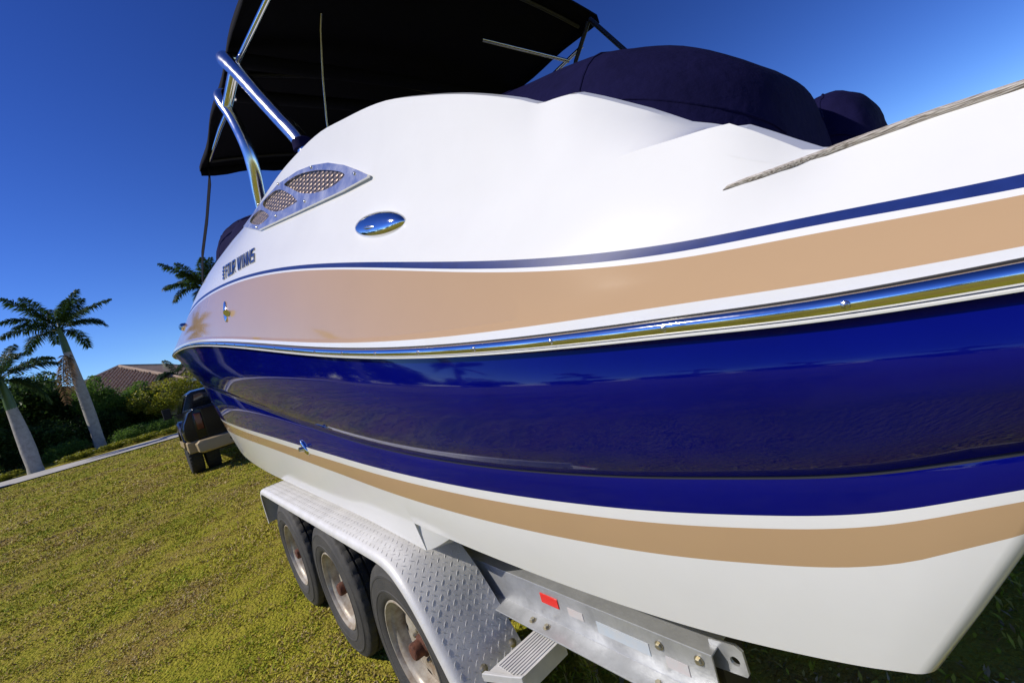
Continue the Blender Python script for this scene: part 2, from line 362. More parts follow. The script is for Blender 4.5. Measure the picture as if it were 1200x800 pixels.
X_AFT = -1.3
RC = 0.02
def column_params():
    """list of ('aft', distance to the transom) / ('x', X) / ('bow', u)"""
    c = [('aft', RC * (1 - math.cos(R(a)))) for a in (0, 18, 36, 54, 72, 90)]
    c += [('aftf', t) for t in np.arange(0.15, 0.97, 0.045)]
    c += [('x', x) for x in list(np.arange(X_AFT, -0.9, 0.02)) + list(np.arange(-0.9, STEP_X - 0.03, 0.05))]
    c += [('x', STEP_X - 1e-4), ('x', STEP_X + 1e-4)]
    c += [('x', x) for x in list(np.arange(-0.25, 1.05, 0.065)) + [1.0999, 1.1001] + list(np.arange(1.2, 4.45, 0.12)) + [4.5]]
    c += [('bow', u) for u in (0.08, 0.17, 0.26, 0.35, 0.44, 0.53, 0.62, 0.7, 0.78, 0.85, 0.91, 0.96, 0.985, 1.0)]
    return c
COLS = column_params()

def place(colp, zfun, yfun):
    """point of a row at one column: zfun(X), yfun(X, z)"""
    kind, a = colp
    if kind == 'x':
        z = zfun(a); return (a, yfun(a, z), z)
    X = X_AFT
    for _ in range(6):
        z = zfun(X); xt = transom_x(z)
        X = xt + (a if kind == 'aft' else a * (X_AFT - xt) + RC * (1 - a))
    y = yfun(X, z)
    d = X - xt
    if d < RC:
        y -= RC - math.sqrt(max(0.0, RC * RC - (RC - d) ** 2))
    return (X, y, z)

def base_pt(n, colp, yoff=0.0, zoff=0.0):
    if colp[0] == 'bow':
        X = 4.5 + colp[1] * (XSTEM[n] - 4.5)
        y, z = yz(n, min(X, XSTEM[n] - 1e-4))
        y = 0.0 if colp[1] >= 1 else max(0.0, y)
        return (X, max(0.0, y + yoff * (1 - colp[1])), z + zoff)
    return place(colp, lambda x: yz(n, x)[1] + zoff, lambda x, z: yz(n, x)[0] + yoff)

def mid_pt(colp, a, b, tfun, yfun):
    """row lying between base rows a and b at height fraction tfun(X)"""
    if colp[0] == 'bow':
        pa, pb = np.array(base_pt(a, colp)), np.array(base_pt(b, colp))
        t = tfun(4.5)
        q = pa + (pb - pa) * t
        lin = (yz(a, 4.5)[0] * (1 - t) + yz(b, 4.5)[0] * t)
        zz = yz(a, 4.5)[1] * (1 - t) + yz(b, 4.5)[1] * t
        q[1] += (yfun(4.5, zz) - lin) * (1 - colp[1])
        return tuple(q)
    zf = lambda x: yz(a, x)[1] + (yz(b, x)[1] - yz(a, x)[1]) * tfun(x)
    return place(colp, zf, yfun)

def loft(mb, rows, mats_idx, mirror=True, transom=True):
    n = len(rows[0]); k = len(rows)
    pts = [p for r in rows for p in r]
    for s in ((1, -1) if mirror else (1,)):
        b = len(mb.v)
        mb.v += [(p[0], p[1] * s, p[2]) for p in pts]
        for i in range(k - 1):
            for j in range(n - 1):
                q = (b + i * n + j, b + i * n + j + 1, b + (i + 1) * n + j + 1, b + (i + 1) * n + j)
                mb.f.append(q if s < 0 else q[::-1]); mb.m.append(mats_idx[i])
    if transom:
        b0 = len(mb.v) - 2 * len(pts); b1 = len(mb.v) - len(pts)
        for i in range(k - 1):
            mb.f.append((b0 + i * n, b0 + (i + 1) * n, b1 + (i + 1) * n, b1 + i * n)); mb.m.append(mats_idx[i])

boat = empty('motorboat', (3.0, 0, 0))
tag(boat, 'white, tan and navy blue motorboat sitting on the galvanised trailer', 'boat')
def boat_obj(mb, name, mats, parent=None, **kw):
    o = mb.build(name, mats, parent or boat, **kw)
    if parent is None:
        o.location = (-3.0, 0, 0)      # geometry is in world metres, the root stands amidships
    return o

# hull shell
frac = lambda row, a, b: (lambda x: (float(SZ[row](x)) - yz(a, x)[1]) / (yz(b, x)[1] - yz(a, x)[1]))
const = lambda t: (lambda x: t)
def keel_pt(c, s):
    a = np.array(base_pt('A', c))
    zk = float(KEEL(min(a[0], 6.1)))
    if c[0] == 'bow':
        u = c[1]
        X = a[0] - 0.25 * (1 - u) * 0
        return (X, a[1] * (1 - s), a[2] + (zk - a[2]) * s ** 0.8 * (1 - u) ** 0.3)
    return (a[0], a[1] * (1 - s), a[2] + (zk - a[2]) * s)
rows, mi = [], []
rows.append([keel_pt(c, 1.0) for c in COLS]); mi.append(1)
rows.append([keel_pt(c, 0.55) for c in COLS]); mi.append(1)
rows.append([tuple(np.array(keel_pt(c, 0.09)) + np.array((0, 0, 0.018))) for c in COLS]); mi.append(1)
rows.append([base_pt('A', c) for c in COLS]); mi.append(1)
rows.append([mid_pt(c, 'A', 'E', lambda x: 0.5 * frac('B', 'A', 'E')(x), hull_y) for c in COLS]); mi.append(1)
rows.append([mid_pt(c, 'A', 'E', frac('B', 'A', 'E'), hull_y) for c in COLS]); mi.append(2)
rows.append([mid_pt(c, 'A', 'E', frac('C', 'A', 'E'), hull_y) for c in COLS]); mi.append(1)
rows.append([mid_pt(c, 'A', 'E', frac('D', 'A', 'E'), hull_y) for c in COLS]); mi.append(0)
rows.append([mid_pt(c, 'A', 'E', lambda x: 0.5 + 0.5 * frac('D', 'A', 'E')(x), hull_y) for c in COLS]); mi.append(0)
rows.append([base_pt('E', c, -0.004, -0.0075) for c in COLS]); mi.append(3)
rows.append([base_pt('E', c, -0.005, -0.004) for c in COLS]); mi.append(0)
rows.append([base_pt('E', c) for c in COLS]); mi.append(0)
for t in (0.35, 0.7):
    rows.append([mid_pt(c, 'E', 'P', const(t), hull_y) for c in COLS]); mi.append(0)
rows.append([base_pt('P', c) for c in COLS]); mi.append(0)
for t in (0.35, 0.7):
    rows.append([mid_pt(c, 'P', 'Fb', const(t), hull_y) for c in COLS]); mi.append(0)
rows.append([base_pt('Fb', c) for c in COLS]); mi.append(0)
mb = MB(); loft(mb, rows, mi)
M['seam'] = mat('knuckle_shade', (0.006, 0.006, 0.01), 0.5)  # near-black strip paints the shade line under the knuckle lip, not a joint
hull = boat_obj(mb, 'hull', [M['gel_blue'], M['gel_white'], M['gel_tan'], M['seam']], smooth=42)
# moulded recess where the forward chine ends in a step
yA, zA = yz('A', STEP_X + 1e-3); yB, zB = yz('A', STEP_X - 1e-3)
mb = MB(); N_ = 8; pts = []
for i in range(N_ + 1):
    t = i / N_; e_ = t ** 1.1
    x_ = STEP_X - 0.17 * t; y_ = yA - 0.002 - 0.075 * e_
    zt_ = yz('A', min(x_, STEP_X - 1e-3))[1] + 0.004
    zb_ = zA + (zt_ - 0.02 - zA) * t ** 1.4
    pts += [(x_, y_ + 0.004 * (1 - t), zt_), (x_, y_ + 0.004, (zt_ + zb_) / 2), (x_, y_, zb_), (x_ + 0.03, y_ - 0.16, zb_ - 0.05)]
mb.add(pts, [(i * 4 + j, (i + 1) * 4 + j, (i + 1) * 4 + j + 1, i * 4 + j + 1) for i in range(N_) for j in range(3)])
boat_obj(mb, 'chine_recess', M['gel_white'], smooth=60)
# deck moulding
rows, mi = [], []
rows.append([base_pt('Ft', c, -0.006, -0.012) for c in COLS]); mi.append(0)
rows.append([base_pt('G', c) for c in COLS]); mi.append(1)
rows.append([base_pt('H', c) for c in COLS]); mi.append(1)
rows.append([mid_pt(c, 'H', 'K', lambda x: 0.5 * frac('I', 'H', 'K')(x), deck_y) for c in COLS]); mi.append(1)
rows.append([mid_pt(c, 'H', 'K', frac('I', 'H', 'K'), deck_y) for c in COLS]); mi.append(0)
rows.append([mid_pt(c, 'H', 'K', frac('J', 'H', 'K'), deck_y) for c in COLS]); mi.append(2)
rows.append([base_pt('K', c) for c in COLS]); mi.append(0)
for t in (0.2, 0.4, 0.6, 0.8):
    rows.append([mid_pt(c, 'K', 'L', const(t), deck_y) for c in COLS]); mi.append(0)
rows.append([base_pt('L', c) for c in COLS]); mi.append(0)
for t in (0.2, 0.4, 0.6, 0.8):
    rows.append([mid_pt(c, 'L', 'M', const(t), deck_y) for c in COLS]); mi.append(0)
mrow = [tuple(base_pt('M', c)[:2]) + (max(base_pt('M', c)[2], base_pt('L', c)[2] + 0.004),) for c in COLS]
rows.append(mrow); mi.append(0)
def inner(k):
    out = []
    for c, p in zip(COLS, mrow):
        X, y, z = p
        if c[0] != 'bow' and X < 1.1:
            out.append([(X, y - 0.02, z + 0.006), (X, y - 0.05, z - 0.004), (X, y - 0.07, z - 0.10), (X, y - 0.08, min(1.35, z - 0.15)), (X, 0.0, 1.3)][k])
        else:
            f = (0.8, 0.6, 0.4, 0.2, 0.0)[k]
            out.append((X, y * f, z + 0.10 * (1 - f * f) * min(1.0, y / 0.5)))
    return out
for k in range(5):
    rows.append(inner(k)); mi.append(0)
mb = MB(); loft(mb, rows, mi)
deck = boat_obj(mb, 'deck', [M['gel_white'], M['gel_tan'], M['navy_stripe']], smooth=16)

# rub rail: white vinyl base, polished insert, screws
def sweep(prof_outer, name, material, parent, cols=COLS):
    """prof: list of (out, dz) from row Fm, swept stern to bow on both sides"""
    mbs = MB()
    base = [np.array(base_pt('Fm', c)) for c in cols]
    full = base + [np.array((p[0], -p[1], p[2])) for p in base[::-1][1:]]
    nrm = []
    for i in range(len(full)):
        t = full[min(i + 1, len(full) - 1)] - full[max(i - 1, 0)]
        t = t / np.linalg.norm(t)
        n = np.array((-t[1], t[0], 0)); n /= np.linalg.norm(n); nrm.append(n)
    k = len(prof_outer)
    pts = [tuple(p + n * o + np.array((0, 0, dz))) for p, n in zip(full, nrm) for o, dz in prof_outer]
    fs = [(i * k + j, i * k + (j + 1) % k, (i + 1) * k + (j + 1) % k, (i + 1) * k + j) for i in range(len(full) - 1) for j in range(k)]
    fs += [tuple(range(k)), tuple((len(full) - 1) * k + j for j in range(k))[::-1]]
    mbs.add(pts, fs)
    return boat_obj(mbs, name, material, smooth=50) if parent is None else mbs.build(name, material, parent, smooth=50)
rail = sweep([(-0.03, 0.0205), (-0.004, 0.0205), (-0.001, 0.019), (-0.001, 0.0005), (0.005, 0.0003), (0.0078, -0.0008), (0.0075, -0.0030), (0.001, -0.0042), (-0.03, -0.0042)], 'rub_rail', M['white_vinyl'], None)
gas = sweep([(-0.014, 0.0226), (-0.001, 0.0224), (0.000, 0.0213), (-0.014, 0.0213)], 'gasket', M['black_rubber'], rail)
ins = sweep([(-0.0005, 0.0212), (0.003, 0.0210), (0.0065, 0.0190), (0.0088, 0.0155), (0.0096, 0.0110), (0.0088, 0.0064), (0.0065, 0.0028), (0.003, 0.0008), (-0.0005, 0.0006)], 'steel_insert', M['steel'], rail)
mb = MB(); mb.lathe([(0.0, 0.0032), (0.002, 0.003), (0.0042, 0.0018), (0.0048, 0.0), (0.0048, -0.003)], 12); mb.box((0, 0.0031, 0), (0.0055, 0.0006, 0.0009)); mb.box((0, 0.0031, 0), (0.0009, 0.0006, 0.0055))
screw_me = mb.mesh('screw', M['steel_brushed'])
for i in range(40):
    X = -1.82 + 0.2 * i
    if X > 6: break
    y, z = yz('Fm', X)
    y2, _ = yz('Fm', X + 0.02)
    o = bpy.data.objects.new('screw', screw_me); COL.objects.link(o); o.parent = rail
    o.location = (X, y + 0.0093, z + 0.011)
    o.rotation_euler = (0, R(25 * i), math.atan2(y2 - y, 0.02))

# weathered teak strip on the after gunwale
tk = [(-1.494, 1.169, 1.586), (-1.500, 1.169, 1.5865), (-1.523, 1.1645, 1.5855), (-1.547, 1.1575, 1.5845), (-1.569, 1.149, 1.585), (-1.589, 1.138, 1.5855), (-1.631, 1.129, 1.5855), (-1.704, 1.122, 1.583), (-1.764, 1.118, 1.578), (-1.90, 1.112, 1.572)]
mb = MB()
pts = []; prof = [(-0.001, -0.002), (0.0015, 0.0005), (0.002, 0.005), (-0.003, 0.0085), (-0.028, 0.0085), (-0.032, -0.014)]
for i, p in enumerate(tk):
    s = (0.15, 0.5, 0.75, 0.8, 0.8, 0.85, 0.9, 0.95, 1, 1)[i]
    for o, dz in prof:
        pts.append((p[0], p[1] + o * (0.4 + 0.6 * s), p[2] + dz * s - 0.002))
k = len(prof)
mb.add(pts, [(i * k + j, i * k + (j + 1) % k, (i + 1) * k + (j + 1) % k, (i + 1) * k + j) for i in range(len(tk) - 1) for j in range(k)] + [tuple(range(k)), tuple((len(tk) - 1) * k + j for j in range(k))])
teak_m = M['teak']
nt = teak_m.node_tree
wv = nt.nodes.new('ShaderNodeTexNoise'); mp = nt.nodes.new('ShaderNodeMapping'); tc = nt.nodes.new('ShaderNodeTexCoord')
mp.inputs['Scale'].default_value = (14, 900, 900); wv.inputs['Scale'].default_value = 1.0; wv.inputs['Detail'].default_value = 3
nt.links.new(tc.outputs['Object'], mp.inputs['Vector']); nt.links.new(mp.outputs[0], wv.inputs['Vector'])
cr = nt.nodes.new('ShaderNodeValToRGB'); cr.color_ramp.elements[0].position = 0.40; cr.color_ramp.elements[0].color = (0.20, 0.165, 0.13, 1)
cr.color_ramp.elements[1].position = 0.56; cr.color_ramp.elements[1].color = (0.58, 0.53, 0.47, 1)
nt.links.new(wv.outputs['Fac'], cr.inputs[0]); nt.links.new(cr.outputs[0], nt.nodes['Principled BSDF'].inputs['Base Color'])
bp_ = nt.nodes.new('ShaderNodeBump'); bp_.inputs['Strength'].default_value = 0.6; bp_.inputs['Distance'].default_value = 0.002
nt.links.new(wv.outputs['Fac'], bp_.inputs['Height']); nt.links.new(bp_.outputs[0], nt.nodes['Principled BSDF'].inputs['Normal'])
boat_obj(mb, 'teak_trim', teak_m, smooth=50)
o2 = bpy.data.objects.new('teak_trim', bpy.data.objects['teak_trim'].data); COL.objects.link(o2); o2.parent = boat; o2.location = (-3, 0, 0); o2.scale = (1, -1, 1)

# polished side vent with three mesh windows, laid on the deck flank
def deck_n(X, z, fn=deck_y):
    e = 0.01
    a = Vector((2 * e, fn(X + e, z) - fn(X - e, z), 0)); b = Vector((0, fn(X, z + e) - fn(X, z - e), 2 * e))
    n = b.cross(a); n.normalize()
    return n if n.y > 0 else -n
def on_deck(X, z, off=0.0, fn=deck_y):
    return Vector((X, fn(X, z), z)) + deck_n(X, z, fn) * off
def crom(P, k=5):
    out = []; n = len(P)
    for i in range(n):
        p0, p1, p2, p3 = (np.array(P[(i + d) % n]) for d in (-1, 0, 1, 2))
        for s in range(k):
            t = s / k
            out.append(0.5 * (2 * p1 + (p2 - p0) * t + (2 * p0 - 5 * p1 + 4 * p2 - p3) * t**2 + (3 * p1 - p0 - 3 * p2 + p3) * t**3))
    return out
def lin(P, k=4):
    return [np.array(P[i]) + (np.array(P[(i + 1) % len(P)]) - np.array(P[i])) * s / k for i in range(len(P)) for s in range(k)]
V_OUT = [(1.0707, 2.3915), (0.7307, 2.383), (0.3867, 2.3576), (0.1258, 2.306), (-0.0377, 2.2581), (-0.1935, 2.1985), (-0.3292, 2.1299), (-0.4259, 2.0714), (-0.4968, 2.0256), (-0.4914, 2.0202), (-0.3063, 2.0503), (0.06, 2.1199), (0.6037, 2.2224), (0.7507, 2.2785)]
V_H = [[(0.8717, 2.3521), (0.7868, 2.3612), (0.643, 2.3324), (0.4843, 2.2547), (0.4859, 2.2363), (0.6247, 2.2528)],
       [(0.6319, 2.355), (0.5112, 2.3571), (0.3547, 2.32), (0.1944, 2.234), (0.1188, 2.1812), (0.1255, 2.1737), (0.3638, 2.2228)],
       [(0.2895, 2.318), (0.1259, 2.2889), (-0.07, 2.2237), (-0.2355, 2.1518), (-0.3227, 2.1048), (-0.323, 2.0907), (-0.2245, 2.0971), (-0.0775, 2.1345), (0.0786, 2.1956), (0.2218, 2.2763)]]
def plate(polys, off, thick, cuts=2):
    """polygon with holes on the deck flank; returns bmesh-ready MB"""
    bm = bmesh.new()
    flat = [Vector((p[0], p[1], 0)) for poly in polys for p in poly]
    vs = [bm.verts.new(p) for p in flat]
    for t in tessellate_polygon([[Vector((p[0], p[1], 0)) for p in poly] for poly in polys]):
        try: bm.faces.new([vs[i] for i in t])
        except ValueError: pass
    bmesh.ops.subdivide_edges(bm, edges=[e for e in bm.edges if e.calc_length() > 0.05], cuts=cuts, use_grid_fill=True)
    bmesh.ops.subdivide_edges(bm, edges=[e for e in bm.edges if e.calc_length() > 0.08], cuts=1, use_grid_fill=True)
    bmesh.ops.triangulate(bm, faces=bm.faces)
    bound = [e for e in bm.edges if len(e.link_faces) == 1]
    if thick:
        r = bmesh.ops.extrude_edge_only(bm, edges=bound)
        low = {v for v in r['geom'] if isinstance(v, bmesh.types.BMVert)}
    else:
        low = set()
    for v in bm.verts:
        v.co = on_deck(v.co.x, v.co.y, off - (thick if v in low else 0))
    bmesh.ops.recalc_face_normals(bm, faces=bm.faces)
    return bm
def bm_obj(bm, name, material, parent, smooth=30):
    me = bpy.data.meshes.new(name); bm.to_mesh(me); bm.free()
    me.materials.append(material)
    me.polygons.foreach_set('use_smooth', [True] * len(me.polygons)); me.set_sharp_from_angle(angle=R(smooth))
    o = bpy.data.objects.new(name, me); COL.objects.link(o); o.parent = parent
    return o
M['vent_plate'] = mat('vent_plate', (0.72, 0.72, 0.72), 0.24, metal=1.0, rvar=0.05, vscale=15)
vent = bm_obj(plate([lin(V_OUT, 3)] + [crom(h, 3) for h in V_H], 0.014, 0.016), 'side_vent', M['vent_plate'], boat)
vent.location = (-3, 0, 0)
mesh_m = bpy.data.materials.new('woven_mesh'); mesh_m.use_nodes = True
nt = mesh_m.node_tree; b = nt.nodes['Principled BSDF']; b.inputs['Metallic'].default_value = 0.6; b.inputs['Roughness'].default_value = 0.4
tc = nt.nodes.new('ShaderNodeTexCoord'); mp = nt.nodes.new('ShaderNodeMapping'); mp.inputs['Scale'].default_value = (0.42, 0.0, 1.0)
vo = nt.nodes.new('ShaderNodeTexVoronoi'); vo.inputs['Scale'].default_value = 60; vo.inputs['Randomness'].default_value = 0.15
cr = nt.nodes.new('ShaderNodeValToRGB'); cr.color_ramp.elements[0].position = 0.30; cr.color_ramp.elements[0].color = (0.27, 0.20, 0.165, 1); cr.color_ramp.elements[1].position = 0.46; cr.color_ramp.elements[1].color = (0.03, 0.022, 0.02, 1)
bu = nt.nodes.new('ShaderNodeBump'); bu.inputs['Strength'].default_value = 1; bu.inputs['Distance'].default_value = 0.01; bu.invert = True
nt.links.new(tc.outputs['Object'], mp.inputs[0]); nt.links.new(mp.outputs[0], vo.inputs['Vector']); nt.links.new(vo.outputs['Distance'], cr.inputs[0]); nt.links.new(cr.outputs[0], b.inputs['Base Color'])
nt.links.new(vo.outputs['Distance'], bu.inputs['Height']); nt.links.new(bu.outputs[0], b.inputs['Normal'])
for h in V_H:
    bm_obj(plate([crom(h, 3)], 0.004, 0), 'mesh_screen', mesh_m, vent)
for X, z in [(-0.0289, 2.2536), (-0.4061, 2.0677), (0.3814, 2.3554), (0.0251, 2.1412), (0.362, 2.204), (0.6465, 2.2482), (0.7442, 2.3963)]:
    o = bpy.data.objects.new('screw', screw_me); COL.objects.link(o); o.parent = vent
    o.location = on_deck(X, z, 0.0145); o.scale = (1.3, 1.3, 1.3)
    o.rotation_euler = deck_n(X, z).to_track_quat('Y', 'Z').to_euler()
v2 = copy_tree(vent, boat)
v2.scale = (1, -1, 1)

# oval chrome light on the flank
def dome(name, X, z, tang, la, lb, depth, material, parent, fn=deck_y, p=2.0, n=40, loc=None):
    nrm = deck_n(X, z, fn); c = Vector((X, fn(X, z), z))
    t = Vector(tang); t = (t - nrm * t.dot(nrm)).normalized(); s = nrm.cross(t)
    mbd = MB(); pts = []; rings = [(1.0, -0.3), (1.0, 0.0), (0.985, 0.22), (0.93, 0.45), (0.82, 0.66), (0.62, 0.84), (0.36, 0.96), (0.12, 1.0)]
    for rr, h in rings:
        for k in range(n):
            a = 2 * math.pi * k / n; ca, sa = math.cos(a), math.sin(a)
            pts.append(c + t * (la * rr * abs(ca) ** (2 / p) * (1 if ca > 0 else -1)) + s * (lb * rr * abs(sa) ** (2 / p) * (1 if sa > 0 else -1)) + nrm * depth * h)
    fs = [(i * n + k, i * n + (k + 1) % n, (i + 1) * n + (k + 1) % n, (i + 1) * n + k) for i in range(len(rings) - 1) for k in range(n)] + [tuple((len(rings) - 1) * n + k for k in range(n))]
    mbd.add(pts, fs)
    o = mbd.build(name, material, parent, smooth=60)
    o.location = loc if loc is not None else (-3, 0, 0)
    return o
for_s = dome('oval_light', -0.5477, 1.8584, (0.30, 0, 0.072), 0.138, 0.041, 0.030, M['steel'], boat)
dome('lens_slot', -0.536, 1.844, (0.30, 0, 0.072), 0.055, 0.010, 0.0295, M['steel_brushed'], for_s, loc=(0, 0, 0))
l2 = copy_tree(for_s, boat); l2.scale = (1, -1, 1)
# small hardware on the bow flank
c1 = dome('bow_cleat', 1.1067, 1.9506, (0.05, 0, 0.12), 0.066, 0.030, 0.007, M['steel'], boat)
mb = MB(); p = on_deck(1.01, 1.925, 0.0); n_ = deck_n(1.01, 1.925)
mb.tube([p, p + n_ * 0.008, p + n_ * 0.014 + Vector((-0.004, 0, -0.004))], [0.014, 0.014, 0.020], 10)
mb.build('knob', M['steel'], c1)
mb = MB(); yv = deck_y(3.4, 2.24); mb.tube([(3.4, yv - 0.01, 2.24), (3.39, yv + 0.02, 2.24), (3.385, yv + 0.035, 2.24)], [0.035, 0.035, 0.025], 12)
boat_obj(mb, 'through_hull', M['steel'])
c3 = dome('hull_drain', 0.590, 1.170, (-0.04, 0, -0.07), 0.044, 0.020, 0.012, M['steel'], boat, fn=hull_y)
mb = MB(); p = Vector((0.585, hull_y(0.585, 1.165), 1.165)); mb.tube([p, p + Vector((0, 0.03, 0.004))], [0.014, 0.010], 10)
mb.build('spout', M['steel_brushed'], c3)
mb = MB(); mb.tube([(7.02, 0, 1.75), (7.10, 0, 1.77), (7.16, 0, 1.72), (7.10, 0, 1.66), (7.0, 0, 1.68)], 0.014, 8); boat_obj(mb, 'bow_eye', M['steel'])

# chrome lettering FOUR WINNS with its small stacked-bar emblem
GL = {'F': [(0, 0, .2, 1), (0, .84, 1, 1), (0, .45, .8, .60)], 'O': [(0, 0, .2, 1), (.8, 0, 1, 1), (0, 0, 1, .15), (0, .85, 1, 1)],
      'U': [(0, 0, .2, 1), (.8, 0, 1, 1), (0, 0, 1, .15)], 'R': [(0, 0, .2, 1), (0, .85, 1, 1), (.8, .45, 1, 1), (0, .40, 1, .58), ('d', .40, .45, 1.0, 0, .2)],
      'W': [('d', 0.0, 1, .26, 0, .2), ('d', .26, 0, .5, 1, .15), ('d', .5, 1, .74, 0, .2), ('d', .74, 0, 1, 1, .15)], 'I': [(.3, 0, .7, 1)],
      'N': [(0, 0, .24, 1), (.76, 0, 1, 1), ('d', .1, 1, .9, 0, .2)], 'S': [(0, .85, 1, 1), (0, .42, 1, .6), (0, 0, 1, .15), (0, .5, .2, 1), (.8, 0, 1, .5)],
      'emblem': [(0, .0, 1, .16), (0, .28, 1, .44), (0, .56, 1, .72), (0, .84, 1, 1), (.42, 0, .58, 1)]}
word = [('emblem', .75), ('', .12), ('F', .72), ('O', .85), ('U', .85), ('R', .85), ('', .35), ('W', 1.25), ('I', .45), ('N', .9), ('N', .9), ('S', .85)]
tot = sum(w + .22 for _, w in word)
bl = [np.array(q) for q in ((1.2191, 2.1475), (0.5581, 2.0694), (1.347, 2.2515), (0.6317, 2.1531))]
def uv2xz(u, v):
    return (bl[0] * (1 - u) + bl[1] * u) * (1 - v) + (bl[2] * (1 - u) + bl[3] * u) * v
M['chrome_dark'] = mat('letter_chrome', (0.20, 0.22, 0.26), 0.15, metal=1.0)
lettering = empty('lettering'); lettering.parent = boat; lettering.location = (-3, 0, 0)
u0 = 0.0
for ch, w in word:
    if ch:
        mb = MB()
        for st in GL[ch]:
            if st[0] == 'd':
                _, xa, ya, xb, yb, th = st
                quad = [(xa - th / 2, ya), (xa + th / 2, ya), (xb + th / 2, yb), (xb - th / 2, yb)]
            else:
                quad = [(st[0], st[1]), (st[2], st[1]), (st[2], st[3]), (st[0], st[3])]
            P = []
            for off in (0.0, 0.005):
                for q in quad:
                    X, z = uv2xz((u0 + q[0] * w) / tot, q[1]); P.append(on_deck(X, z, off))
            mb.add(P, [(0, 1, 2, 3), (4, 5, 6, 7), (0, 1, 5, 4), (1, 2, 6, 5), (2, 3, 7, 6), (3, 0, 4, 7)])
        mb.build('letter' if ch != 'emblem' else 'emblem', M['chrome_dark'], lettering, smooth=0)
    u0 += w + .22

# stainless tower arch
arch = empty('tower_arch'); arch.parent = boat; arch.location = (-3, 0, 0)
def bez(P, n=24):
    out = []; P = [Vector(p) for p in P]
    for i in range(len(P) - 1):
        p0 = P[max(i - 1, 0)]; p1 = P[i]; p2 = P[i + 1]; p3 = P[min(i + 2, len(P) - 1)]
        m = max(3, n // (len(P) - 1))
        for s in range(m):
            t = s / m
            out.append(0.5 * (2 * p1 + (p2 - p0) * t + (2 * p0 - 5 * p1 + 4 * p2 - p3) * t**2 + (3 * p1 - p0 - 3 * p2 + p3) * t**3))
    out.append(P[-1]); return out
rear = [(0.215, 0.99, 2.37), (0.265, 1.0, 2.508), (0.372, 1.014, 2.655), (0.484, 1.029, 2.807), (0.595, 1.043, 2.96), (0.70, 1.056, 3.095), (0.765, 1.060, 3.165), (0.80, 1.05, 3.197), (0.822, 1.025, 3.212), (0.832, 0.975, 3.218)]
front = [(1.06, 1.01, 2.44), (1.0, 1.02, 2.568), (0.958, 1.022, 2.67), (0.938, 1.026, 2.768), (0.947, 1.034, 2.87), (0.975, 1.045, 2.98), (1.015, 1.056, 3.065), (1.045, 1.058, 3.12), (1.07, 1.045, 3.155), (1.085, 1.01, 3.17), (1.09, 0.965, 3.175)]
for path, rad in ((rear, 0.037), (front, 0.034)):
    full = bez(path, 40)
    for sg in (1, -1):
        mb = MB(); mb.tube([Vector((p.x, p.y * sg, p.z)) for p in full], rad, 20); mb.build('arch_tube', M['steel_tube'], arch, smooth=60)
    e_ = full[-1]
    mb = MB(); mb.tube([(e_.x, y_, e_.z + 0.02 * (1 - abs(y_))) for y_ in np.linspace(e_.y + 0.004, -e_.y - 0.004, 15)], rad + 0.003, 16); mb.build('added_sleeve', M['canvas_black'], arch, smooth=60)  # added black sleeve keeps the cross tube from shining under the dark canopy
for s in (1, -1):
    mb = MB(); mb.tube([(0.985, 1.052 * s, 3.05), (0.68, 1.055 * s, 3.065)], 0.026, 14); mb.build('strut', M['steel_tube'], arch, smooth=60)
    for bx, bz in ((0.25, 2.47), (1.04, 2.53)):
        mb = MB(); mb.lathe([(0.037, 0.035), (0.043, 0.03), (0.044, -0.01)], 20, 'Z', (bx, 1.0 * s, bz)); mb.build('base_boot', M['canvas_navy'], arch)

# bimini top
bim = empty('bimini_top'); bim.parent = boat; bim.location = (-3, 0, 0)
mb = MB(); NX, NY = 22, 22; top = []; 
def can_z(x, y):
    t = (x + 0.10) / 2.38
    z = 3.27 + 0.09 * (1 - (y / 1.0) ** 2) + 0.02 * math.sin(math.pi * t)
    z += 0.006 * math.cos(t * 3 * 2 * math.pi)
    return z
def can_pt(i, j):
    t = i / NX; s = -1 + 2 * j / NY
    x = -0.10 + 2.38 * t
    y = (1.012 + 0.006 * math.cos(t * 3 * 2 * math.pi)) * s
    x += 0.05 * (1 - s * s) * (1 if t > 0.95 else 0)
    return x, y
up_, lo_ = [], []
for i in range(NX + 1):
    for j in range(NY + 1):
        x, y = can_pt(i, j); z = can_z(x, y)
        up_.append((x, y, z)); lo_.append((x, y, z - 0.012))
k = NY + 1; nn = len(up_)
fs = [(i * k + j, (i + 1) * k + j, (i + 1) * k + j + 1, i * k + j + 1) for i in range(NX) for j in range(NY)]
fs += [tuple(nn + q for q in f[::-1]) for f in list(fs)]
edge = [i * k for i in range(NX + 1)] + [NX * k + j for j in range(1, k)] + [i * k + NY for i in range(NX - 1, -1, -1)] + [j for j in range(NY - 1, 0, -1)]
mb.add(up_ + lo_, fs + [(edge[i], edge[(i + 1) % len(edge)], nn + edge[(i + 1) % len(edge)], nn + edge[i]) for i in range(len(edge))])
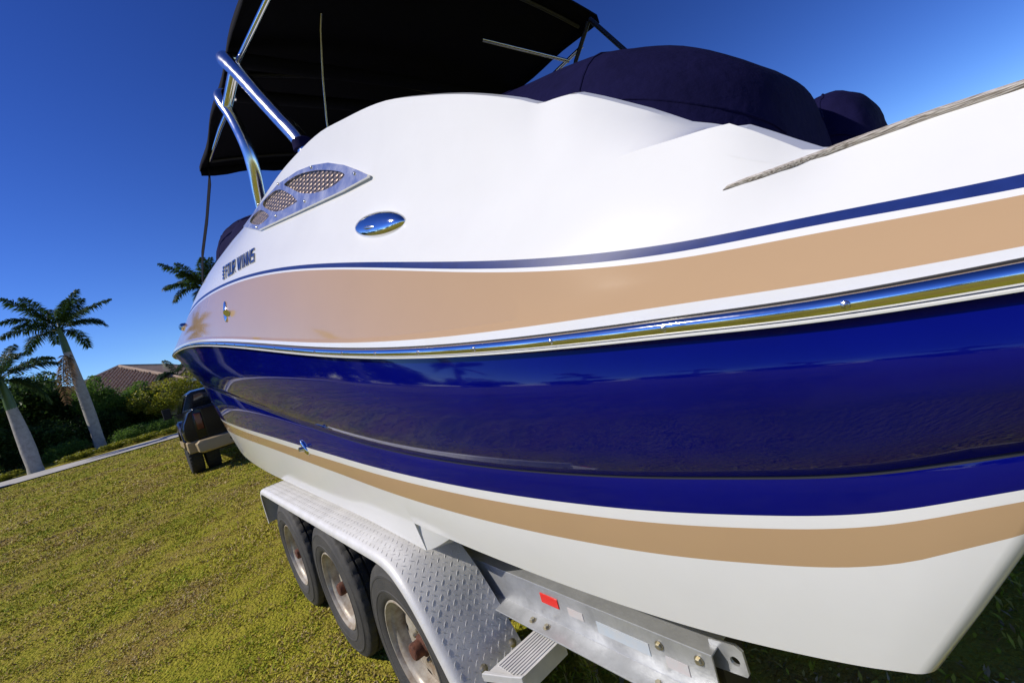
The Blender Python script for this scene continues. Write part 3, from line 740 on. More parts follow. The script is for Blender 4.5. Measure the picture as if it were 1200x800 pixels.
# hanging front valance and side hems
M['canopy'] = M['canvas_black']
can = mb.build('canopy', M['canopy'], bim, smooth=60)
mb = MB()
for s in (1, -1):
    pts = []
    for i in range(NX + 1):
        x, y = can_pt(i, NY); z = can_z(x, y)
        pts += [(x, y * s, z), (x, (y + 0.006) * s, z - 0.045 - 0.008 * math.cos(i))]
    mb.add(pts, [(2 * i, 2 * i + 1, 2 * i + 3, 2 * i + 2) for i in range(NX)])
pts = []
for j in range(NY + 1):
    x, y = can_pt(NX, j); z = can_z(x, y); pts += [(x, y, z), (x + 0.012, y, z - 0.07 - 0.01 * math.sin(j * 1.3))]
mb.add(pts, [(2 * i, 2 * i + 1, 2 * i + 3, 2 * i + 2) for i in range(NY)])
o = mb.build('hem', M['canopy'], can, smooth=60)
sd = o.modifiers.new('thick', 'SOLIDIFY'); sd.thickness = 0.004
def pole(path, r, m='steel', name='pole', parent=bim):
    q = MB(); q.tube(path, r, 10); return q.build(name, M[m], parent, smooth=60)
for s in (1, -1):
    pole([(0.70, 1.02 * s, 3.13), (0.17, 1.0 * s, 3.075), (-0.5, 0.98 * s, 2.98)] if s > 0 else [(0.70, -1.02, 3.13), (0.05, -1.0, 3.16)], 0.0125)
    pole([(1.03, 1.03 * s, 3.07), (1.46, 1.0 * s, 3.165), (2.22, 0.965 * s, 3.265)], 0.0125)
for x in (0.02, 1.05, 2.15):
    pole([(x, y, can_z(x, y) - 0.024) for y in np.linspace(-.96, .96, 13)], 0.0115, 'dark_steel', 'bow_pole')
pole([(0.50, 0.6, 3.33), (0.56, 0.6, 3.28), (0.69, 0.6, 3.10), (0.80, 0.6, 2.90), (1.0, 0.6, 2.3)], 0.005, 'steel_brushed', 'brace')
pole([(-0.08, -0.93, 3.22), (0.08, -0.92, 3.06), (0.4, -0.95, 2.6)], 0.014, 'dark_steel', 'leg_pole')
pole([(-0.10, -0.92, 3.22), (-0.32, -0.9, 2.84), (-0.62, -0.88, 2.3)], 0.015, 'dark_steel', 'leg_pole')
pole([(0.33, -0.36, 3.26), (0.12, -0.9, 3.08)], 0.012, 'steel_brushed', 'brace')
mb = MB(); mb.box((0, 0, 0), (0.004, 0.028, 1.0)); 
strap_path = [(2.24, 0.965, 3.25), (2.30, 0.972, 3.17), (2.75, 0.99, 3.01), (3.35, 1.0, 2.885), (3.9, 0.985, 2.75), (4.05, 0.97, 2.68)]
mb = MB(); pts = []
for p in strap_path: pts += [(p[0], p[1] - 0.002, p[2] - 0.03), (p[0], p[1] + 0.002, p[2] - 0.03), (p[0], p[1] + 0.002, p[2] + 0.03), (p[0], p[1] - 0.002, p[2] + 0.03)]
mb.add(pts, [(i * 4 + j, i * 4 + (j + 1) % 4, (i + 1) * 4 + (j + 1) % 4, (i + 1) * 4 + j) for i in range(len(strap_path) - 1) for j in range(4)] + [(0, 1, 2, 3), tuple(len(pts) - 4 + i for i in (3, 2, 1, 0))])
mb.build('strap', M['canvas_black'], bim)

# canvas covers lying over cockpit, rear seat and bow
def mound(name, xs, zt, zb, hw, y0, material, e=3.2, nj=28, wob=0.012, seed=1):
    mbm = MB(); pts = []
    xs = list(xs)
    for i, x in enumerate(xs):
        for j in range(nj + 1):
            a = math.pi * j / nj
            ca, sa = math.cos(a), math.sin(a)
            yy = (abs(ca) ** (2 / e)) * (1 if ca > 0 else -1)
            hh = abs(sa) ** (2 / e)
            w = wob * mnoise.noise(Vector((x * 4 + seed, yy * 3, hh * 3))) * 2
            sag = -0.02 * math.sin(x * 9 + seed) * hh
            pts.append((x + w * 0.3, y0(i) + hw(i) * yy * (1 - 0.10 * hh) + w, zb(i) + (zt(i) - zb(i)) * hh + w + sag * 0.4))
    k = nj + 1
    fs = [(i * k + j, (i + 1) * k + j, (i + 1) * k + j + 1, i * k + j + 1) for i in range(len(xs) - 1) for j in range(nj)]
    fs += [tuple(range(k)), tuple((len(xs) - 1) * k + j for j in range(k))[::-1]]
    mbm.add(pts, fs)
    ob = mbm.build(name, material, None, smooth=50)
    for jj in (int(nj * 0.24), int(nj * 0.74)):      # sewn seams running fore and aft
        sm = MB(); sm.tube([pts[i * k + jj] for i in range(1, len(xs) - 1)], 0.006, 6); sm.build('seam', material, ob, smooth=60)
    for ii in (int(len(xs) * 0.42), int(len(xs) * 0.7)):
        sm = MB(); sm.tube([pts[ii * k + j] for j in range(1, nj)], 0.005, 6); sm.build('seam', material, ob, smooth=60)
    return ob
xs = np.r_[np.linspace(-1.325, -1.285, 7), np.linspace(-1.27, 0.05, 34)]
zt = pchip([-1.325, -1.322, -1.315, -1.28, -1.2, -1.05, -0.9, -0.8, -0.5, -0.25, -0.1, 0.05], [1.62, 1.93, 1.98, 2.045, 2.125, 2.235, 2.315, 2.355, 2.44, 2.47, 2.41, 2.0])
hw_ = pchip([-1.325, -1.318, -1.29, -1.22, -1.1, -0.9, 0.05], [0.22, 0.30, 0.42, 0.54, 0.63, 0.68, 0.70])
co = mound('cockpit_cover', xs, lambda i: float(zt(xs[i])), lambda i: 1.32, lambda i: float(hw_(xs[i])), lambda i: 0.0, M['canvas_navy'], e=3.6, wob=0.006)
tag(co, 'large navy canvas cover humped over the boat cockpit', 'boat cover')
xs2 = np.r_[np.linspace(-1.415, -1.375, 6), np.linspace(-1.365, -0.95, 22)]
zt2 = pchip([-1.415, -1.41, -1.395, -1.355, -1.30, -1.2, -0.95], [1.72, 1.87, 1.94, 2.0, 2.03, 2.02, 1.97])
hw2 = pchip([-1.415, -1.405, -1.37, -1.28, -0.95], [0.22, 0.28, 0.34, 0.36, 0.36])
co = mound('seat_cover', xs2, lambda i: float(zt2(xs2[i])), lambda i: 1.32, lambda i: float(hw2(xs2[i])), lambda i: -0.62, M['canvas_navy'], e=3.0, wob=0.016, seed=5)
tag(co, 'small wrinkled navy canvas cover on the rear seat behind the cockpit cover', 'boat cover')
xs3 = np.linspace(1.75, 5.1, 34)
zt3 = pchip([1.75, 1.95, 2.3, 2.7, 3.1, 3.77, 4.28, 4.57, 4.9, 5.1], [2.52, 2.78, 2.91, 3.05, 3.16, 3.30, 3.37, 3.34, 3.18, 2.80])
hw3 = pchip([1.75, 3.0, 3.4, 4.0, 4.6, 5.1], [0.97, 0.96, 0.93, 0.83, 0.66, 0.45])
co = mound('bow_cover', xs3, lambda i: float(zt3(xs3[i])), lambda i: 2.50, lambda i: float(hw3(xs3[i])), lambda i: 0.0, M['canvas_navy'], e=4.6, seed=9)
tag(co, 'navy canvas cover over the bow cockpit and windscreen', 'boat cover')
# ------------------------------------------------------------------ trailer
trailer = empty('boat_trailer', (2.0, 0, 0))
tag(trailer, 'galvanised triple axle boat trailer with diamond plate fenders under the motorboat', 'trailer')
def tr_obj(mb, name, mats, parent=None, **kw):
    o = mb.build(name, mats, parent or trailer, **kw)
    if parent is None: o.location = (-2.0, 0, 0)
    return o
TR = 0.36; AX = 0.856
# frame rails: Z-section, bolts, marker reflector and worn stickers
def rail_section(s):
    t = 0.005
    return [(1.015, .663), (0.915, .663), (0.915, .658), (1.010, .658), (1.010, .545), (1.070, .541), (1.070, .546), (1.015, .550)]
for s in (1, -1):
    mb = MB()
    sec = [(y * s, z) for y, z in rail_section(s)]
    mb.prism(sec, 0, -1.17, 2.25)
    fr = tr_obj(mb, 'frame_rail', M['galv'], smooth=0, bevel=0.0015)
    if s > 0:
        for (x, y, z, ax) in [(-0.56, 1.043, .548, 'Z'), (-0.625, 1.043, .548, 'Z'), (-1.135, 1.016, .638, 'Y'), (-1.03, 1.016, .632, 'Y'), (-1.02, 1.043, .546, 'Z')]:
            mb = MB(); mb.lathe([(0.0, 0.008), (0.007, 0.008), (0.0085, 0.006), (0.0085, 0.0)], 6, ax, (x, y, z)); mb.lathe([(0.012, 0.001), (0.012, 0.0)], 14, ax, (x, y, z)); mb.build('bolt', M['bolt'], fr, smooth=30)
        mb = MB(); mb.box((-0.638, 1.0165, 0.623), (0.078, 0.003, 0.032)); mb.build('reflector', M['red_refl'], fr, bevel=0.001)
        mb = MB(); mb.box((-0.91, 1.0158, 0.605), (0.17, 0.0012, 0.034)); mb.build('sticker', M['sticker'], fr)
        mb = MB(); mb.box((-0.745, 1.0158, 0.614), (0.06, 0.0012, 0.024)); mb.build('sticker', M['sticker_red'], fr)
        mb = MB(); mb.box((-1.07, 1.0158, 0.595), (0.06, 0.0012, 0.03)); mb.build('sticker', M['sticker_red'], fr)
    # tie-down plate at the rail's end
    mb = MB()
    P = [(-1.150, .675), (-1.212, .682), (-1.226, .672), (-1.229, .62), (-1.224, .612), (-1.148, .606)]
    ring = [(-1.204 + .011 * math.cos(a), .642 + .011 * math.sin(a)) for a in np.linspace(0, 2 * math.pi, 15)[:-1]]
    tri = tessellate_polygon([[Vector((p[0], p[1], 0)) for p in P], [Vector((p[0], p[1], 0)) for p in ring]])
    allp = P + ring; n = len(allp)
    mb.add([(p[0], .984 * s, p[1]) for p in allp] + [(p[0], .977 * s, p[1]) for p in allp],
           [tuple(t) for t in tri] + [tuple(n + i for i in t[::-1]) for t in tri] + [(i, (i + 1) % 6, n + (i + 1) % 6, n + i) for i in range(6)] +
           [(6 + i, 6 + (i + 1) % 14, n + 6 + (i + 1) % 14, n + 6 + i) for i in range(14)])
    tr_obj(mb, 'tie_down_plate', M['galv'], smooth=0)
    mb = MB(); mb.box((-1.10, .955 * s, .61), (.12, .04, .10)); mb.box((-1.16, .93 * s, .58), (.012, .10, .16)); tr_obj(mb, 'end_bracket', M['dark_steel'], smooth=0)
    # converging tongue beam
    mb = MB(); mb.tube([(2.2, 0.955 * s, .60), (2.5, 0.90 * s, .58), (5.5, 0.40 * s, .56), (9.3, 0.06 * s, .60)], 0.055, 4); tr_obj(mb, 'tongue_beam', M['galv'], smooth=0)
    # bunk board
    mb = MB(); mb.box((1.6, .62 * s, .640), (6.0, .13, .05), Matrix.Rotation(R(-16 * s), 3, 'X')); tr_obj(mb, 'bunk_board', M['carpet'], smooth=0, bevel=.006)
for x, wd in ((-1.0, 2.02), (-0.2, 2.02), (2.1, 1.9), (4.2, 1.24)):
    mb = MB(); mb.box((x, 0, .515), (.08, wd, .055)); tr_obj(mb, 'cross_member', M['galv'], smooth=0, bevel=.004)
    for s in (1, -1):
        mb = MB(); mb.box((x, .62 * s, .58), (.05, .05, .09)); tr_obj(mb, 'bunk_bracket', M['galv'], smooth=0)
mb = MB(); mb.tube([(8.0, 0, .64), (8.0, 0, 1.45), (8.25, 0, 1.62)], 0.045, 4); mb.box((8.1, 0, 1.36), (.22, .16, .16)); tr_obj(mb, 'winch_post', M['galv'], smooth=0)
mb = MB(); mb.tube([(9.2, 0, .60), (9.75, 0, .60)], [.06, .045], 8); mb.lathe([(0.0, 0.07), (.05, .05), (.06, 0), (.05, -.05)], 12, 'Z', (9.78, 0, .60)); tr_obj(mb, 'coupler', M['galv'])
mb = MB(); mb.tube([(9.0, .12, .02), (9.0, .12, .85)], .03, 10); mb.lathe([(.07, .0), (.09, .012), (.03, .03)], 14, 'Z', (9.0, .12, 0.0)); mb.tube([(9.0, .12, .6), (9.0, .0, .6)], .03, 8); tr_obj(mb, 'tongue_jack', M['galv'])

# fenders: folded diamond plate with rolled outer lip
FP = [(2.115, .53), (2.118, .60), (2.12, .68), (2.112, .735), (2.085, .775), (2.04, .796), (1.95, .80)] + [(x, .80) for x in np.arange(1.7, 0.05, -.25)] + [(-.02, .800), (-.09, .795), (-.16, .777), (-.22, .742), (-.28, .690), (-.335, .625), (-.385, .555), (-.43, .485), (-.47, .42)]
FPa = np.array(FP)
seg = np.r_[0, np.cumsum(np.linalg.norm(np.diff(FPa, axis=0), axis=1))]
fx, fz = pchip(seg, FPa[:, 0]), pchip(seg, FPa[:, 1])
def fen(s):
    e = 0.01
    x, z = float(fx(s)), float(fz(s)); dx, dz = float(fx(min(s + e, seg[-1])) - fx(max(s - e, 0))), float(fz(min(s + e, seg[-1])) - fz(max(s - e, 0)))
    l = math.hypot(dx, dz); t = (dx / l, dz / l); n = (t[1], -t[0])
    if n[1] < -0.3 or (abs(n[1]) < .3 and s > 1 and n[0] > 0) or (s < .5 and n[0] < 0): n = (-n[0], -n[1])
    return x, z, t, n
YI, YO = 1.045, 1.302
def make_fender():
    S = list(np.arange(0, seg[-1], 0.04)) + [seg[-1]]
    prof = [(YI, -.003), (YI, 0), (1.15, 0), (YO - .028, 0), (YO - .014, -.003), (YO - .004, -.012), (YO, -.024), (YO - .001, -.036), (YO - .004, -.036), (YO - .006, -.016), (YO - .030, -.004)]
    pts = []
    for s in S:
        x, z, t, n = fen(s)
        for y, h in prof: pts.append((x + n[0] * h, y, z + n[1] * h))
    k = len(prof); m = MB()
    m.add(pts, [(i * k + j, i * k + (j + 1) % k, (i + 1) * k + (j + 1) % k, (i + 1) * k + j) for i in range(len(S) - 1) for j in range(k)] + [tuple(range(k)), tuple((len(S) - 1) * k + j for j in range(k))])
    f = tr_obj(m, 'fender', M['alu'], smooth=35)
    d = MB(); row = 0
    for s in np.arange(0.02, seg[-1] - 0.01, 0.0185):
        row += 1
        for q in np.arange(YI + .012, YO - .012, 0.031):
            y = q + (0.0155 if row % 2 else 0)
            if y > YO - .016: continue
            x, z, t, n = fen(s)
            L, Wd, Hh = 0.0122, 0.0027, 0.0009
            ang = R(45) if row % 2 == 0 else R(-45)
            T = np.array((t[0], 0, t[1])); Y = np.array((0, 1.0, 0)); N = np.array((n[0], 0, n[1]))
            a = T * math.cos(ang) + Y * math.sin(ang); b = -T * math.sin(ang) + Y * math.cos(ang)
            c = np.array((x, y, z)) + N * 0.0002
            d.add([c - a * L, c + b * Wd, c + a * L, c - b * Wd, c - a * L * .45 + N * Hh, c + a * L * .45 + N * Hh], [(0, 4, 1), (1, 4, 5), (1, 5, 2), (2, 5, 3), (3, 5, 4), (3, 4, 0)])
    o = d.build('raised_diamonds', M['alu'], f, smooth=0, normals=False); o['kind'] = 'stuff'
    for s, y in ((seg[-1] - .035, 1.075), (seg[-1] - .035, 1.20)):
        x, z, t, n = fen(s); b_ = MB(); b_.lathe([(0, .007), (.006, .007), (.010, .004), (.014, .001), (.014, 0)], 12, 'Z')
        q = b_.build('bolt', M['bolt'], f); q.location = (x, y, z); q.rotation_euler = (Vector((n[0], 0, n[1]))).to_track_quat('Z', 'Y').to_euler()
    return f
f1 = make_fender()
f2 = copy_tree(f1, trailer); f2.scale = (1, -1, 1)
# grille-topped step with red clearance lamp behind the fender
for s in (1, -1):
    st = MB()
    P = [(-.545, 1.02), (-.545, 1.245), (-.635, 1.205), (-.655, 1.19), (-.655, 1.02)]
    st.prism([(x, y * s) for x, y in P], 2, .498, .506)
    st.box((-.652, 1.10 * s, .475), (.006, .17, .048)); st.box((-.548, 1.12 * s, .475), (.006, .20, .048))
    for k in range(9):
        st.box((-.556 - k * .0108, 1.115 * s, .5072), (.004, .17, .0028))
    o = tr_obj(st, 'fender_step', M['alu'], smooth=0)
    lip = MB(); lip.prism([(-.538, 1.238 * s), (-.538, 1.252 * s), (-.63, 1.212 * s), (-.66, 1.196 * s), (-.66, 1.184 * s), (-.632, 1.20 * s)], 2, .486, .512); lip.build('end_lip', M['alu'], o, smooth=0, bevel=.002)
    lm = MB(); lm.box((-.585, 1.226 * s, .470), (.05, .022, .024), Matrix.Rotation(R(22 * s), 3, 'Z')); lm.build('marker_lamp', M['red_lens'], o, bevel=.006, smooth=0)
    lb = MB(); lb.box((-.632, 1.205 * s, .474), (.03, .012, .02), Matrix.Rotation(R(22 * s), 3, 'Z')); lb.build('lamp_bracket', M['alu'], o, smooth=0)

# wheels
def make_wheel():
    w = empty('wheel')
    w.parent = trailer
    m = MB(); NSEG = 144; W2 = 0.1125
    prof = []   # (r, y, kind) outer bead -> tread -> inner bead ; kind 1 = tread block
    side = [(0.206, 0.088), (0.214, 0.100), (0.228, 0.108), (0.250, 0.1125), (0.252, 0.1145), (0.258, 0.1145), (0.260, 0.1125), (0.285, 0.111), (0.305, 0.108), (0.308, 0.1095), (0.316, 0.1085), (0.318, 0.106), (0.332, 0.101), (0.344, 0.096)]
    for r, y in side: prof.append((r, y, 0))
    prof += [(0.3535, 0.0905, 2), (0.3575, 0.082, 1)]
    for gc in (0.055, 0.0185, -0.0185, -0.055):
        prof += [(0.360, gc + .006, 1), (0.351, gc + .0045, 0), (0.351, gc - .0045, 0), (0.360, gc - .006, 1)]
    prof += [(0.3575, -.082, 1), (0.3535, -.0905, 2)]
    for r, y in side[::-1]: prof.append((r, -y, 0))
    pts = []
    for r, y, kd in prof:
        for k in range(NSEG):
            rr = r
            if kd == 1 and k % 4 == 0: rr -= 0.005
            if kd == 2 and k % 2 == 0: rr -= 0.003
            a = 2 * math.pi * k / NSEG
            pts.append((rr * math.cos(a), y, rr * math.sin(a)))
    m.add(pts, [(i * NSEG + k, (i + 1) * NSEG + k, (i + 1) * NSEG + (k + 1) % NSEG, i * NSEG + (k + 1) % NSEG) for i in range(len(prof) - 1) for k in range(NSEG)])
    for i in range(len(m.m)):
        m.m[i] = 1 if 16 <= i // NSEG <= 32 else 0
    m.build('tyre', [M['rubber'], M['tread']], w, smooth=32)
    rm = MB()
    rm.lathe([(0.205, 0.080), (0.211, 0.096), (0.208, 0.101), (0.203, 0.101), (0.200, 0.094), (0.198, 0.082), (0.186, 0.074), (0.180, 0.062), (0.178, 0.030), (0.170, 0.012), (0.168, -0.09), (0.205, -0.10)], 64, cap=False)
    # disc with eight openings
    NS = 8; A = 6; radii = [0.178, 0.160, 0.140, 0.118, 0.098, 0.072, 0.050]; ys = [0.028, 0.034, 0.042, 0.046, 0.044, 0.036, 0.036]
    n = NS * A
    pts = [(r * math.cos(2 * math.pi * k / n), y, r * math.sin(2 * math.pi * k / n)) for r, y in zip(radii, ys) for k in range(n)]
    fs = [(i * n + k, i * n + (k + 1) % n, (i + 1) * n + (k + 1) % n, (i + 1) * n + k) for i in range(len(radii) - 1) for k in range(n) if not (i == 2 and k % A in (2, 3))]
    rm.add(pts, fs)
    rim = rm.build('rim', M['rim'], w, smooth=40)
    sd = MB(); sd.lathe([(0.0, -0.02), (0.165, -0.02), (0.165, -0.06)], 32); sd.build('brake_drum', M['dark_hole'], rim)
    for k in range(6):
        a = 2 * math.pi * (k + .5) / 6; nb = MB(); nb.lathe([(0.0, .020), (.008, .018), (.0115, .010), (.0115, 0)], 6, 'Y', (0.0605 * math.cos(a), 0.036, 0.0605 * math.sin(a))); nb.build('lug_nut', M['bolt'], rim, smooth=25)
    hb = MB(); hb.lathe([(0.0, .098), (.026, .098), (.031, .094), (.033, .086), (.033, .060), (.043, .054), (.045, .03)], 26); hb.build('hub_cap', M['rust'], w, smooth=35)
    return w
w0 = make_wheel()
first = True
for s in (1, -1):
    for i in range(3):
        w = w0 if first else copy_tree(w0, trailer); first = False
        w.parent = trailer
        w.location = (AX * i - 2.0, 1.157 * s, TR - .008)
        w.rotation_euler = (0, R(37 * i + 11), 0 if s > 0 else math.pi)
for i in range(3):
    mb = MB(); mb.tube([(AX * i, -1.06, .352), (AX * i, 1.06, .352)], .04, 6)
    for s in (1, -1): mb.box((AX * i + .06, .955 * s, .44), (.10, .05, .22))
    tr_obj(mb, 'axle', M['galv'], smooth=30)

# ------------------------------------------------------------------ tow truck
M['paint_black'] = mat('truck_paint_black', (0.006, 0.006, 0.007), 0.18, coat=0.0, spec=0.4)
M['paint_gold'] = mat('truck_paint_gold', (0.36, 0.275, 0.155), 0.4, metal=0.0, spec=0.3)
M['glass'] = mat('dark_glass', (0.01, 0.012, 0.014), 0.04, spec=0.8)
M['tail_red'] = mat('tail_lamp', (0.10, 0.010, 0.010), 0.1, coat=0.6)
truck = empty('pickup_truck', (12.5, 0.0, 0.0))
tag(truck, 'black and gold dual rear wheel pickup truck hitched ahead of the boat', 'pickup truck')
def tk_obj(mb, name, mats, parent=None, **kw):
    o = mb.build(name, mats, parent or truck, **kw)
    if parent is None: o.location = (-12.5, 0, 0)
    return o
def hull_box(secs, mb):
    """secs: list of (x, [(y,z) half-profile bottom->top]) lofted and mirrored"""
    k = len(secs[0][1])
    for x, pr in secs: assert len(pr) == k
    ring = lambda x, pr: [(x, y, z) for y, z in pr] + [(x, -y, z) for y, z in pr[::-1]]
    pts = [p for x, pr in secs for p in ring(x, pr)]; n = 2 * k
    mb.add(pts, [(i * n + j, i * n + (j + 1) % n, (i + 1) * n + (j + 1) % n, (i + 1) * n + j) for i in range(len(secs) - 1) for j in range(n)] + [tuple(range(n)), tuple((len(secs) - 1) * n + j for j in range(n))[::-1]])
mb = MB()
bed = lambda w: [(w - .03, .74), (w, .80), (w + .015, 1.10), (w - .005, 1.38), (w - .05, 1.47), (w - .12, 1.47)]
hull_box([(10.34, bed(.93)), (10.37, bed(.985)), (10.6, bed(1.0)), (12.78, bed(1.0))], mb)
tk_obj(mb, 'bed', M['paint_black'], smooth=35, bevel=.02)
mb = MB(); hull_box([(10.38, [(w, z) for w, z in ((.94, .60), (1.01, .64), (1.01, .78), (.94, .79))]), (12.8, [(.94, .60), (1.01, .64), (1.01, .78), (.94, .79)]), (16.9, [(.94, .55), (1.0, .60), (1.0, .78), (.94, .79)])], mb); tk_obj(mb, 'lower_body', M['paint_gold'], smooth=35, bevel=.01)
for s in (1, -1):      # bulging dual-wheel fenders
    mb = MB(); prof = []
    for a in np.linspace(0, math.pi, 15):
        prof.append((11.42 + .66 * math.cos(a), .66 + .60 * math.sin(a)))
    inn = [(11.42 + .50 * math.cos(a), .62 + .47 * math.sin(a)) for a in np.linspace(math.pi, 0, 15)]
    poly = prof + inn
    n = len(poly); ys = (.98, 1.19, 1.225)
    pts = [(x, y * s, z) for x, z in poly for y in [ys[0]]] + [(x, ys[1] * s, z) for x, z in poly] + [(x + (11.42 - x) * .05, ys[2] * s, z + (.62 - z) * .06) for x, z in poly]
    mb.add(pts, [(l * n + i, l * n + (i + 1) % n, (l + 1) * n + (i + 1) % n, (l + 1) * n + i) for l in range(2) for i in range(n)] + [tuple(2 * n + i for i in q) for q in [(i, i + 1, n - 2 - i, n - 1 - i) for i in range(14)]])
    o = tk_obj(mb, 'wheel_arch', M['paint_black'], smooth=40)
    rq = MB()
    for_sec = [(.95, .79), (1.16, .79), (1.205, .86), (1.21, 1.06), (1.17, 1.18), (1.03, 1.40), (.95, 1.44)]
    k_ = len(for_sec); P_ = []
    for x_, sc_ in ((10.36, .88), (10.40, .97), (10.50, 1.0), (10.98, 1.0)):
        P_ += [(x_, (.95 + (y_ - .95) * sc_) * s, z_) for y_, z_ in for_sec]
    rq.add(P_, [(a_ * k_ + b_, a_ * k_ + (b_ + 1) % k_, (a_ + 1) * k_ + (b_ + 1) % k_, (a_ + 1) * k_ + b_) for a_ in range(3) for b_ in range(k_)] + [tuple(range(k_)), tuple(3 * k_ + b_ for b_ in range(k_))])
    rq.build('rear_quarter', M['paint_black'], o, smooth=35)
    rg = MB(); rg.prism([(10.34, .54), (10.90, .60), (10.95, .785), (10.34, .785)], 1, .97 * s, 1.20 * s); rg.build('gold_trim', M['paint_gold'], o, bevel=.02)
    tl = MB(); tl.box((10.335, .88 * s, 1.18), (.05, .13, .36)); tl.build('tail_lamp', M['tail_red'], o, bevel=.015)
    gl = MB(); gl.prism([(10.80, .66), (12.05, .66), (12.05, .80), (10.74, .80)], 1, 1.2 * s, 1.232 * s); gl.build('gold_trim', M['paint_gold'], o, bevel=.006)
mb = MB(); mb.box((10.315, 0, 1.10), (.04, 1.62, .68)); tg = tk_obj(mb, 'tailgate', M['paint_black'], smooth=0, bevel=.02)
mb = MB(); mb.box((10.288, 0, 1.18), (.02, .26, .09)); mb.build('handle', M['black_rubber'], tg, bevel=.008)
mb = MB(); hull_box([(10.06, [(.80, .52), (.86, .54), (.88, .70), (.82, .76)]), (10.14, [(.96, .50), (1.03, .53), (1.05, .72), (.98, .78)]), (10.40, [(1.0, .52), (1.07, .56), (1.08, .73), (1.0, .78)])], mb)
bp2 = tk_obj(mb, 'rear_bumper', M['paint_gold'], smooth=35, bevel=.012)
mb = MB(); mb.lathe([(0, 0), (.03, 0), (.03, .02)], 12, 'X', (10.055, .42, .64)); mb.build('bumper_hole', M['dark_hole'], bp2)
mb = MB(); mb.tube([(9.78, 0, .52), (10.3, 0, .52)], .035, 4); mb.lathe([(0, .10), (.022, .095), (.025, .07), (.012, .05), (.03, .04), (.03, 0)], 14, 'Z', (9.80, 0, .53)); tk_obj(mb, 'hitch', M['dark_steel'])
mb = MB()
cabp = lambda w, r, zt: [(w - .03, .74), (w, .80), (w + .01, 1.15), (w - .02, 1.40), (r, zt - .06), (r - .12, zt)]
hull_box([(12.82, cabp(.98, .78, 1.60)), (12.84, cabp(1.0, .78, 1.90)), (13.2, cabp(1.0, .78, 1.95)), (14.6, cabp(1.0, .76, 1.95)), (15.35, cabp(1.0, .78, 1.50)), (15.4, cabp(1.0, .9, 1.44)), (17.0, cabp(.98, .88, 1.38)), (17.1, cabp(.9, .8, 1.30))], mb)
cab = tk_obj(mb, 'cab', M['paint_black'], smooth=30, bevel=.02)
mb = MB(); mb.add([(12.815, -.70, 1.50), (12.815, .70, 1.50), (12.835, .62, 1.86), (12.835, -.62, 1.86)], [(0, 1, 2, 3)]); mb.build('rear_window', M['glass'], cab)
for s in (1, -1):
    for x0, x1 in ((13.0, 13.75), (13.85, 14.75)):
        mb = MB(); mb.add([(x0, .985 * s, 1.43), (x1, .985 * s, 1.43), (x1 - .12, .83 * s, 1.84), (x0 + .06, .83 * s, 1.84)], [(0, 1, 2, 3)]); mb.build('side_window', M['glass'], cab)
    mb = MB(); mb.tube([(14.75, 1.0 * s, 1.42), (14.72, 1.14 * s, 1.44)], .025, 6); mb.box((14.70, 1.21 * s, 1.50), (.12, .19, .30)); mb.build('tow_mirror', M['black_rubber'], cab, bevel=.02, smooth=0)
def truck_tyre():
    w = empty('wheel'); w.parent = truck
    m = MB(); NS_ = 96; pr = [(.22, .11, 0), (.30, .14, 0), (.38, .135, 0), (.415, .12, 1), (.43, .09, 2), (.43, .03, 3), (.43, -.03, 2), (.43, -.09, 3), (.415, -.12, 1), (.38, -.135, 0), (.30, -.14, 0), (.22, -.11, 0)]
    pts = []
    for r, y, kd in pr:
        for k in range(NS_):
            rr = r - (.016 if kd and (k + kd) % 3 == 0 else 0)
            a = 2 * math.pi * k / NS_; pts.append((rr * math.cos(a), y, rr * math.sin(a)))
    m.add(pts, [(i * NS_ + k, (i + 1) * NS_ + k, (i + 1) * NS_ + (k + 1) % NS_, i * NS_ + (k + 1) % NS_) for i in range(len(pr) - 1) for k in range(NS_)])
    m.build('tyre', M['tread'], w, smooth=30)
    m = MB(); m.lathe([(.225, .10), (.215, .11), (.20, .08), (.19, .0), (.10, -.01), (.08, .05), (0, .06)], 40, cap=False); m.build('rim', M['steel_brushed'], w)
    return w
t0 = truck_tyre(); first = True
for x, y in ((11.42, 1.075), (11.42, .745), (11.42, -.745), (11.42, -1.075), (15.9, .86), (15.9, -.86)):
    w = t0 if first else copy_tree(t0, truck); first = False
    w.parent = truck; w.location = (x - 12.5, y, .425); w.rotation_euler = (0, R(13 * y * 7), 0 if y > 0 else math.pi)
mb = MB(); mb.tube([(11.42, -1.0, .43), (11.42, 1.0, .43)], .06, 10); mb.box((13.2, .42, .60), (5.6, .09, .16)); mb.box((13.2, -.42, .60), (5.6, .09, .16)); tk_obj(mb, 'chassis', M['dark_steel'])
# ------------------------------------------------------------------ ground, road, lawn
def sstep(a, b, x):
    t = np.clip((np.asarray(x, float) - a) / (b - a), 0, 1); return t * t * (3 - 2 * t)
def ground_z(x, y):
    t = sstep(14.0, 27.0, x)
    z = 0.36 * t + 0.016 * np.clip(y, -12, 12) * t + 0.03 * np.clip(np.asarray(x, float) - 28, 0, 12) * t
    return z + 0.012 * np.sin(np.asarray(x) * 0.9 + 1.0) * np.sin(np.asarray(y) * 0.8) * sstep(1.5, 4, np.hypot(np.asarray(x) - 1, np.asarray(y) - 0.2) / 1.5) * (1 - sstep(7, 9, x))
def coords(lo, hi, dense_lo, dense_hi, d):
    a = list(np.arange(dense_lo, dense_hi + d / 2, d)); s = d; x = dense_hi
    while x < hi: s *= 1.35; x += s; a.append(x)
    s = d; x = dense_lo
    while x > lo: s *= 1.35; x -= s; a.insert(0, x)
    return np.array(a)
gx = coords(-600, 900, -6, 34, 0.5); gy = coords(-700, 700, -8, 14, 0.5)
GX, GY = np.meshgrid(gx, gy, indexing='ij')
